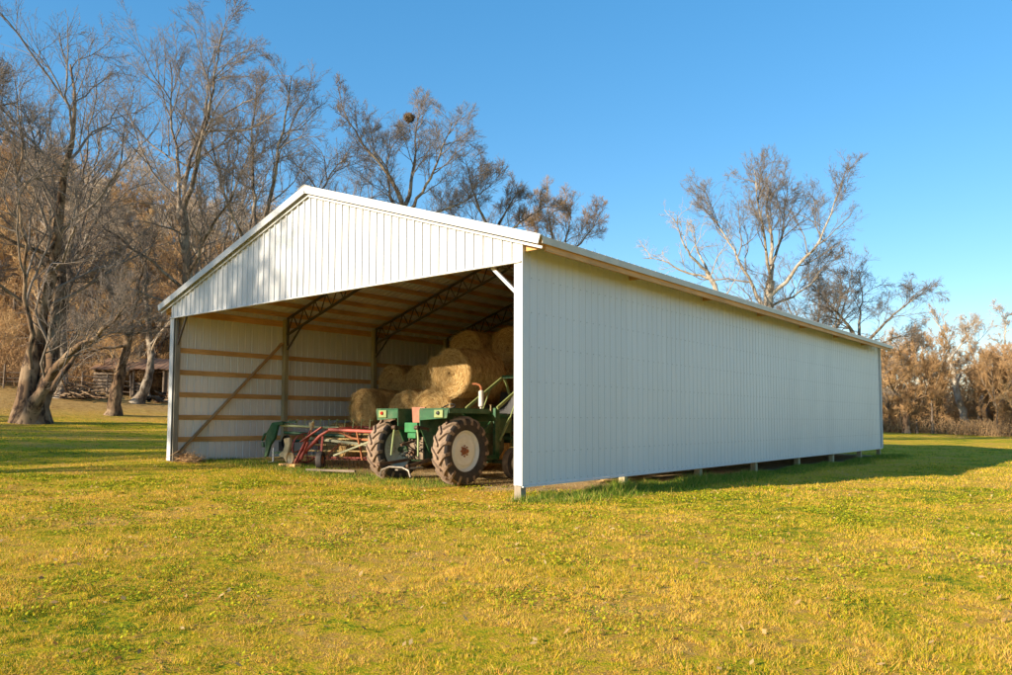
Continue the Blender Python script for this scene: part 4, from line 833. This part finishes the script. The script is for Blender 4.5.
YC=(math.cos(YAW),math.sin(YAW)); FC=(-math.sin(YAW),math.cos(YAW))
def make_tree(name,base,limbs,seed,mt,mc,dens=1.,rmin=.0095,crown_len=.5,droop=0.,world=True,leaves=None,up=.25,levels=4,flare=.35,zs=.93):
    rng=np.random.default_rng(seed); bx,by,bz=base; z0=gz(bx,by) if world else 0.; dz=bz-z0
    L0=[];R0=[]
    for (r0,r1,pts) in limbs:
        p=np.array([[a*YC[0]+b*FC[0],a*YC[1]+b*FC[1],z+dz] for a,b,z in pts]); p[:,2]=np.where(p[:,2]>4,4+(p[:,2]-4)*zs,p[:,2])
        if pts[0][2]<.3: p[0,2]=-.15
        q=resample(p,14); w=rng.normal(0,.012*np.linalg.norm(p[-1]-p[0]),(14,3)); w[0]=0; q=q+w*.5
        t=np.linspace(0,1,14); base_=pts[0][2]<.3; r=(r0*.9 if base_ else r0*.60)*(1-t)**1.15+r1*.6
        if base_ and r1>.1: r=r0+(r1-r0)*t
        if pts[0][2]<.3: r=r+r0*flare*np.exp(-q[:,2]/.35)
        L0.append(q);R0.append(r)
    P0=np.stack(L0);r0=np.stack(R0)
    # finer trunk with bumps
    V,F=tubes(P0,r0,12); V=V+rng.normal(0,.006,V.shape)+(.05*np.sin(V*5.1+3*np.sin(V[:,[1,2,0]]*2.3))+.03*np.sin(V[:,[2,0,1]]*11))*np.exp(-V[:,2:3]/3.)*min(1,limbs[0][0]*2)
    root=empty(name,(bx,by,z0)); npmesh('trunk',V,F,mt,root)
    n1=max(3,int(11*dens)); P1,r1=spawn(P0,r0,rng,n1,.25,crown_len,(.5,1.1),up,10,.17,.012,.018,1.4,droop,6.2)
    P2,r2=spawn(P1,r1,rng,max(3,int(8*dens)),.15,.58,(.4,.95),up*.6,8,.13,.010,rmin,.35,droop)
    P3_,r3=spawn(P2,r2,rng,max(3,int(7*dens)),.12,.60,(.35,.9),up*.5,5,.13,.009,rmin*.8,.3,droop)
    P2b,r2b=spawn(P0[:, -7:],r0[:, -7:],rng,int(5*dens),.35,.55,(.35,.9),up,7,.13,.010,rmin,.7,droop,2.2)
    P3b,r3b=spawn(P2b,r2b,rng,int(6*dens),.12,.55,(.35,.9),up*.5,5,.13,.009,rmin*.8,.3,droop)
    parts=[tubes(P1,r1,6),tubes(P2,r2,4),tubes(P3_,r3,3),tubes(P2b,r2b,4),tubes(P3b,r3b,3)]
    if levels>=4:
        P4_,r4=spawn(P3_,r3,rng,max(2,int(4*dens)),.2,.6,(.35,.9),up*.4,4,.13,.009,rmin*.65,.2,droop); parts.append(tubes(P4_,r4,3))
        P4b,r4b=spawn(P3b,r3b,rng,max(2,int(4*dens)),.2,.6,(.35,.9),up*.4,4,.13,.009,rmin*.65,.2,droop); parts.append(tubes(P4b,r4b,3))
    VV=[];FF=[];o=0
    for v,f in parts: VV.append(v);FF.append(f+o);o+=len(v)
    npmesh('crown',np.concatenate(VV),np.concatenate(FF),mc,root)
    if leaves:
        q=P3_.reshape(-1,3); q=q[rng.integers(0,len(q),leaves)]+rng.normal(0,.09,(leaves,3)); s=.035+.03*rng.random(leaves)
        a=unit(rng.normal(size=(leaves,3))); b=unit(np.cross(a,rng.normal(size=(leaves,3)))); 
        V=np.stack([q+a*s[:,None],q+b*s[:,None]*.5,q-a*s[:,None],q-b*s[:,None]*.5],1).reshape(-1,3)
        npmesh('dead_leaves',V,np.arange(len(V)).reshape(-1,4),M['leafb'],root,smooth=False,attr=np.repeat(rng.random(leaves),4))
    return root
def TR(key,name,seed,mt,mc,label,group=None,**k):
    b,l=SK[key]; r=make_tree(name,b,l,seed,M[mt],M[mc],**k); tag(r,label,'tree',group); return r
TR('T1','old_sycamore_tree',11,'barkD','twigR','huge old multi-stemmed tree with a dark furrowed leaning base, at the lawn\'s left edge',dens=1.1)
TR('T2','bare_tree',12,'barkD','twigR','bare tree with a straight leaning brown trunk, between the huge old tree and the barn',dens=.85)
TR('T3','bare_tree',13,'barkM','twigP','slender pale crooked tree curving up in front of the old shed',dens=.8)
TR('T4','tall_bare_tree',14,'barkM','twigR','tallest bare grey tree, rising behind the left eave of the barn',dens=1.02)
TR('T5','tall_bare_tree',15,'barkM','twigR','dense many-limbed bare tree rising behind the left gable slope, right of the tallest tree',dens=1.1)
TR('T6','bare_tree',16,'barkM','twigR','reddish bare tree with a dark round nest high in its crown, behind the barn ridge',dens=1.1,zs=1.)
TR('T7','bare_tree',17,'barkM','twigR','low bushy bare tree behind the right gable slope, right of the tree with the nest',dens=1.08)
TR('T8','golden_bare_tree',18,'barkM','twigT','small round golden twigged bare tree showing above the right end of the gable',dens=1.1)
TR('S1','sycamore_tree',19,'barkL','twigR','big pale limbed sycamore with a rounded crown towering over the barn roof',dens=1.02)
TR('S0','leaning_bare_tree',20,'barkL','twigP','sparse pale tree leaning left beside the big sycamore, over the barn roof',dens=.55)
TR('S2','drooping_bare_tree',21,'barkM','twigR','broad dark bare tree with drooping twigs over the far right end of the barn roof',dens=1.1,droop=.10,up=.1)
TR('R1','pale_tree',22,'barkW','twigP','pale crooked sycamore leaning left with a forked top, before the far woods',dens=.8,rmin=.02)
TR('R2','pale_tree',23,'barkW','twigP','stout pale tree with spreading limbs, rightmost of the two pale trees before the far woods',dens=.95,rmin=.02)
TR('R3','dark_tree',24,'barkD','twigO','small dark trunked rusty tree before the far woods, just right of the barn end',dens=1.,rmin=.02)
def back_tree(px,d,h,sp,seed,lab):
    a=R(39.1)-math.atan((px-506)/768.6); x,y=CAM[0]-d*math.sin(a),CAM[1]+d*math.cos(a); rg=random.Random(seed)
    L=[(.36,.2,[(0,0,0),(rg.uniform(-.4,.4),.2,h*.2),(rg.uniform(-.6,.6),0,h*.4)])]
    for k in range(6):
        an=k*1.047+rg.random()*.6; s_=sp*rg.uniform(.6,1); z0=h*rg.uniform(.28,.4)
        L.append((.2,.03,[(0,.1,z0),(s_*.4*math.cos(an),s_*.4*math.sin(an),h*.52),(s_*.8*math.cos(an),s_*.8*math.sin(an),h*rg.uniform(.7,.8)),(s_*math.cos(an),s_*math.sin(an),h*rg.uniform(.88,1))]))
    tag(make_tree('bare_tree',(x,y,gz(x,y)),L,seed,M['barkM'],M['twigR'],dens=.84,zs=1.),lab,'tree')
back_tree(332,66,20.5,4.5,201,'bare tree filling the gap between the many-limbed tree and the nest tree')
back_tree(455,68,18.5,4.5,202,'bare tree directly behind and right of the tree with the nest')
back_tree(528,70,16.5,4.5,203,'rounded bare tree just left of the small golden one, above the gable slope')
back_tree(818,74,15.5,5.0,204,'bare tree between the big sycamore and the drooping tree, above the roof')
back_tree(60,62,23,5.0,205,'bare tree rising behind the huge old tree near the left edge')
back_tree(212,70,24,5.0,206,'bare tree seen between the tallest tree and the many-limbed tree')
# tree with branches reaching in from the left edge
make_tree('bare_tree',(-36.2,-1.6,1.08),[(.4,.05,[(0,0,0),(.2,.2,6),(.4,.3,11),(.9,.3,16),(1.6,.2,20)]),(.2,.04,[(.3,.2,8),(2.2,-.4,11),(3.6,-.8,14.2),(4.4,-1,17)]),(.2,.04,[(.2,.2,6),(-2,1,9),(-3.5,1.6,13)]),(.18,.04,[(.4,.3,11),(2.,.6,13.6),(3.2,.9,15.4),(4.8,1.2,16.2)])],31,M['barkM'],M['twigR'])
tag(bpy.data.objects[[o.name for o in bpy.data.objects if o.name.startswith('bare_tree') and 'label' not in o][0]],'bare tree mostly beyond the left edge, only its high twigs reaching into the picture','tree')
# nest
nb=np.random.default_rng(5); n=420; d=unit(nb.normal(size=(n,3))); c=d*np.array([.36,.36,.26])*(.75+.35*nb.random((n,1))); t=unit(np.cross(d,nb.normal(size=(n,3)))); l=.16+.36*nb.random((n,1))**2
pol=np.stack([c-t*l,c+d*.03,c+t*l],1); v,f=tubes(pol,np.full((n,3),.016),3)
a=(np.arange(n)); o=npmesh('squirrel_nest',v,f,M['barkD']); mb=MB(); mb.lathe([(-.2,0),(-.18,.16),(-.05,.28),(.1,.27),(.2,.14),(.22,0)],axis='Z',n=14); mb.build('leaf_core',M['dark'],o,smooth=True)
o.scale=(.75,.75,.75); o.location=(-27.43,23.21,20.75); tag(o,'round dark ball of twigs and leaves wedged high in the bare tree behind the ridge','nest')

# off-frame trees that throw the shade on the left lawn and gable
def generic(seed,h,spread,r):
    rg=random.Random(seed); L=[(r,r*.4,[(0,0,0),(rg.uniform(-.3,.3),.2,h*.18),(rg.uniform(-.5,.5),.1,h*.36)])]
    for k in range(5):
        a=k*1.257+rg.random(); s=spread*rg.uniform(.6,1); z0=h*rg.uniform(.24,.36); L.append((r*.5,.03,[(0,.1,z0),(s*.4*math.cos(a),s*.4*math.sin(a),h*.5),(s*.8*math.cos(a),s*.8*math.sin(a),h*rg.uniform(.7,.8)),(s*math.cos(a),s*math.sin(a),h*rg.uniform(.88,1))]))
    return L
for i,(x,y,h,s) in enumerate(SHADE):
    t=make_tree('bare_tree',(x,y,gz(x,y)),generic(50+i,h,s,.35),60+i,M['barkM'],M['twigR'],dens=1.1,leaves=26000)
    tag(t,'leafy brown tree left of and behind the photographer, casting shade on the lawn','tree','shade trees beside the photographer')

# ------------------------------------------------------------------ woods on the slope and beyond the field
WOODP=[]
for i,(h,sp,mt,mc,lv) in enumerate([(11,3.2,'barkM','twigG',2500),(13,3.6,'barkM','twigO',3500),(9,2.8,'barkL','twigG',1500),(12,3.4,'barkD','twigO',5000),(15,3.8,'barkL','twigP',0)]):
    WOODP.append(make_tree('woodland_tree',(0,0,0),generic(80+i,h,sp,.2),90+i,M[mt],M[mc],dens=.78,rmin=.02,world=False,leaves=lv,levels=4))
usedw=[False]*5
def place(k,x,y,s,label,group):
    if not usedw[k]: o=WOODP[k]; usedw[k]=True
    else: o=copy_tree(WOODP[k])
    o.location=(x,y,gz(x,y)-.1); o.rotation_euler=(0,0,random.random()*6.28); o.scale=(s,s,s*random.uniform(.9,1.15)); tag(o,label,'tree',group)
def at(px_ang,d):  # bearing from the photographer (radians left of +Y)
    return CAM[0]-d*math.sin(px_ang),CAM[1]+d*math.cos(px_ang)
rw=random.Random(9); cnt=0
NSL=150
for i in range(NSL):
    d=74+ (i/NSL)**1.1*80; a=R(39.1+rw.uniform(14,37)); x,y=at(a,d)
    place(rw.choice([0,0,1,1,2,3,4]),x,y,rw.uniform(.75,1.2),'bare golden brown tree in the wood covering the left hillside','trees of the hillside wood')
for i in range(66):
    d=96+rw.random()**1.4*40; a=R(39.1-rw.uniform(16,39)); x,y=at(a,d)
    place(rw.choice([0,1,1,3,3,2]),x,y,rw.uniform(.58,.9),'rusty brown bare tree in the far wood beyond the field','trees of the far wood')
for i in range(14):
    d=66+rw.random()*14; a=R(39.1+rw.uniform(16,36)); x,y=at(a,d)
    place(rw.choice([0,2,1]),x,y,rw.uniform(.4,.6),'small bare golden tree at the foot of the left hillside','small trees at the hillside foot')
# brush: thin stems and leaves
def brush(name,n,f,h,label,leaf=2.5,mat='twigO'):
    rg=np.random.default_rng(len(name)+n); x,y=f(rg,n); z=g(x,y); H=h*(.3+.9*rg.random(n)); pol=np.empty((n,4,3)); cur=unit(np.stack([rg.normal(0,.35,n),rg.normal(0,.35,n),np.ones(n)],-1)); pol[:,0]=np.stack([x,y,z-.05],-1)
    for k in range(1,4): pol[:,k]=pol[:,k-1]+cur*(H/3)[:,None]; cur=unit(cur+rg.normal(0,.3,(n,3)))
    ch,cr=spawn(pol,np.full((n,4),.02),rg,5,.2,.5,(.4,1.1),.2,4,.2,.02,.014,.2)
    v1,f1=tubes(pol,np.full((n,4),.018),3); v2,f2=tubes(ch,cr,3)
    o=npmesh(name,np.concatenate([v1,v2]),np.concatenate([f1,f2+len(v1)]),M[mat])
    tag(o,label,'brush',kind='stuff')
    m=int(n*leaf); q=ch.reshape(-1,3)[rg.integers(0,ch.shape[0]*4,m)]+rg.normal(0,.12,(m,3)); s=.06+.05*rg.random(m); a=unit(rg.normal(size=(m,3))); b=unit(np.cross(a,rg.normal(size=(m,3))))
    V=np.stack([q+a*s[:,None],q+b*s[:,None]*.6,q-a*s[:,None],q-b*s[:,None]*.6],1).reshape(-1,3)
    npmesh('dead_leaves',V,np.arange(len(V)).reshape(-1,4),M['leafb'],o,smooth=False,attr=np.repeat(rg.random(m),4))
def polar(a0,a1,d0,d1):
    def f(rg,n):
        a=np.radians(39.1+a0+(a1-a0)*rg.random(n)); d=d0+(d1-d0)*rg.random(n); return CAM[0]-d*np.sin(a),CAM[1]+d*np.cos(a)
    return f
brush('hillside_brush',26000,polar(12,38,69,150),2.2,'tangled brown undergrowth covering the left hillside',1.2)
brush('field_edge_brush',7000,polar(-40,-14,96,116),1.7,'tangled rusty undergrowth along the far edge of the field',1.0,'twigT')
brush('far_brush',9000,polar(-40,-14,108,150),6.0,'dense brown thicket filling the far wood',2.)

# ------------------------------------------------------------------ shed, fence, piles
sx,sy=-53.2,19.6; sr=R(39.1); sh=empty('old_shed',(sx,sy,gz(sx,sy)-.15),sr); tag(sh,'low weathered wooden shed with open dark bays and a rusty roof below the hillside','shed')
SP=lambda mb,n,m,p=sh,**k: mb.build(n,m,p,**k)
b=MB(); b.beam((-4.3,-1.7,2.35),(-4.3,2.0,3.3),.01,.01); 
V=[];n=46
for i in range(n+1):
    xx=-4.3+8.8*i/n; zz=.035*(i%2)+.04*math.sin(i*.7); V+=[(xx,-1.9,2.30+zz),(xx,.9,3.35+zz),(xx,3.2,2.5+zz)]
b=MB(); b.add(V,[(i*3+j,(i+1)*3+j,(i+1)*3+j+1,i*3+j+1) for i in range(n) for j in range(2)]); b.add([(x,y,z-.06) for x,y,z in V],[(i*3+j+1,(i+1)*3+j+1,(i+1)*3+j,i*3+j) for i in range(n) for j in range(2)]); SP(b,'roof',M['oldroof'])
def logwall(x0,x1,y0,y1,z1):
    b=MB(); k=0
    while .12+k*.26<z1: b.beam((x0,y0,.14+k*.26),(x1,y1,.14+k*.26+.02*math.sin(k*3)),.16,.20); k+=1
    return b
SP(logwall(-4.1,-4.1,-1.4,3.0,2.3),'log_wall',M['oldwood'],bevel=.03); SP(logwall(4.1,4.1,-1.4,3.0,2.3),'log_wall',M['oldwood'],bevel=.03); SP(logwall(-4.1,4.1,3.0,3.0,2.4),'log_wall',M['oldwood'],bevel=.03)
SP(logwall(-4.1,-2.2,-1.4,-1.4,2.1),'log_wall',M['oldwood'],bevel=.03); SP(logwall(-.9,.3,-1.4,-1.4,1.2),'log_wall',M['oldwood'],bevel=.03)
b=MB(); rs=random.Random(3)
for i in range(14): b.box((1.6+i*.18,-1.45,1.15+rs.uniform(-.05,.03)),(.16,.03,2.1))
SP(b,'plank_wall',M['oldwood'])
for x in (-2.2,-.9,.35,1.5,4.1): 
    b=MB(); b.tube([(x,-1.55,0),(x+.03,-1.55,2.35)],.09,8); SP(b,'post',M['oldwood'],smooth=True)
# barn lean-to further right
sx,sy=-49.6,24.4; s2=empty('old_shed',(sx,sy,gz(sx,sy)-.1),sr); tag(s2,'plank shed with a rusty lean-to roof, between the open shed and the barn corner','shed')
b=MB(); b.beam((0,-1.6,2.7),(0,1.8,3.9),6.0,.06); b.build('roof',M['oldroof'],s2)
b=MB()
for i in range(32): b.box((-2.8+i*.18,-1.4,1.3+rs.uniform(-.05,.05)),(.165,.03,2.6))
b.build('plank_wall',M['oldwood'],s2)
b=MB(); b.box((-2.85,.1,1.4),(.05,3.,2.8)); b.box((2.95,.1,1.4),(.05,3.,2.8)); b.box((0,1.6,1.7),(5.8,.05,3.4)); b.build('side_wall',M['oldwood'],s2)
# rail fence
fx0,fy0,fx1,fy1=-57.5,8.5,-52.3,17.4
fe=empty('rail_fence',(fx0,fy0,gz(fx0,fy0))); tag(fe,'broken split rail fence left of the old shed, behind the huge old tree','fence'); z0=gz(fx0,fy0)
for i in range(7):
    t=i/6; x=(fx1-fx0)*t; y=(fy1-fy0)*t; zz=gz(fx0+x,fy0+y)-z0; b=MB(); b.tube([(x,y,zz-.2),(x+rs.uniform(-.1,.1),y+rs.uniform(-.1,.1),zz+1.5+rs.uniform(-.2,.3))],.07,7); b.build('post',M['oldwood'],fe,smooth=True)
for i in range(6):
    for h in (.45,.85,1.25):
        t0,t1=i/6,(i+1)/6; za=gz(fx0+(fx1-fx0)*t0,fy0+(fy1-fy0)*t0)-z0; zb=gz(fx0+(fx1-fx0)*t1,fy0+(fy1-fy0)*t1)-z0
        b=MB(); b.tube([((fx1-fx0)*t0,(fy1-fy0)*t0,za+h+rs.uniform(-.12,.12)),((fx1-fx0)*t1,(fy1-fy0)*t1,zb+h+rs.uniform(-.25,.1))],.045,6); b.build('rail',M['oldwood'],fe,smooth=True)
def pile(name,x,y,n,l,rad,hgt,label,cat,mat,spread=1.2,seed=1):
    rg=np.random.default_rng(seed); c=np.stack([rg.normal(0,spread,n),rg.normal(0,spread*.6,n),np.abs(rg.normal(0,hgt,n))+rad],-1); d=unit(np.stack([rg.normal(0,1,n),rg.normal(0,1,n),rg.normal(0,.35,n)],-1))*(l*(.5+rg.random(n)))[:,None]
    pol=np.stack([c-d/2,c+rg.normal(0,.04*l,(n,3)),c+d/2],1); pol[:,:,2]=np.maximum(pol[:,:,2],rad*.5); v,f=tubes(pol,np.repeat((rad*(.5+rg.random(n)))[:,None],3,1),6)
    o=npmesh(name,v,f,M[mat]); o.location=(x,y,gz(x,y)); return tag(o,label,cat)
pile('brush_pile',-49.5,12.4,90,2.0,.035,.45,'heap of cut brush and branches in front of the rail fence','brush pile','barkD',1.5,2)
pile('log_pile',-47.3,18.6,26,1.8,.14,.25,'heap of cut logs at the foot of the slender crooked tree by the shed','log pile','barkD',1.4,3)
pile('dry_weed_clump',-12.2,.40,420,.36,.004,.09,'clump of dry tangled weeds at the foot of the far front barn post','weeds','twigO',.25,4)
b=MB(); 

# ------------------------------------------------------------------ light, sky, camera
SUN_EL,SUN_HEAD=R(SEL),R(SHD)   # SUN_HEAD: direction the light travels, right of +Y
sc=bpy.context.scene
w=bpy.data.worlds.new('World'); sc.world=w; w.use_nodes=True; nt=w.node_tree; bg=nt.nodes['Background']
sky=nt.nodes.new('ShaderNodeTexSky'); sky.sky_type='NISHITA'; sky.sun_disc=False; sky.sun_elevation=SUN_EL
tow=Vector((-math.sin(SUN_HEAD)*math.cos(SUN_EL),-math.cos(SUN_HEAD)*math.cos(SUN_EL),math.sin(SUN_EL)))
sky.sun_rotation=math.atan2(tow.x,tow.y); sky.air_density=SKA; sky.dust_density=SKD; sky.ozone_density=SKO; sky.altitude=SKH
hs=nt.nodes.new('ShaderNodeHueSaturation'); hs.inputs['Saturation'].default_value=SKSAT; gm_=nt.nodes.new('ShaderNodeGamma'); gm_.inputs[1].default_value=SKG; nt.links.new(sky.outputs[0],gm_.inputs[0]); nt.links.new(gm_.outputs[0],hs.inputs['Color']); nt.links.new(hs.outputs[0],bg.inputs[0]); bg.inputs[1].default_value=SKY
s=bpy.data.lights.new('sun','SUN'); s.energy=SUN; s.angle=R(.53); s.color=SUNC; so=bpy.data.objects.new('sun',s); col.objects.link(so); so.rotation_euler=tow.to_track_quat('Z','Y').to_euler()
cam=bpy.data.cameras.new('camera'); co=bpy.data.objects.new('camera',cam); col.objects.link(co); sc.camera=co
cam.sensor_width=36; cam.lens=768.59/1012*36; cam.shift_y=35.94/1012; cam.clip_end=6000; cam.clip_start=.05
yaw,pit,roll=.6828,.0603,.0026
fw=Vector((-math.sin(yaw)*math.cos(pit),math.cos(yaw)*math.cos(pit),math.sin(pit))); rt=Vector((math.cos(yaw),math.sin(yaw),0)); u=rt.cross(fw)
r2=rt*math.cos(roll)+u*math.sin(roll); u2=-rt*math.sin(roll)+u*math.cos(roll)
co.matrix_world=Matrix(((r2.x,u2.x,-fw.x,8.3561),(r2.y,u2.y,-fw.y,-10.7237),(r2.z,u2.z,-fw.z,1.1538),(0,0,0,1)))
vs=sc.view_settings; vs.view_transform='Standard'; vs.look='None'; vs.exposure=EXPO; vs.gamma=1
sc.cycles.max_bounces=12; sc.cycles.diffuse_bounces=8
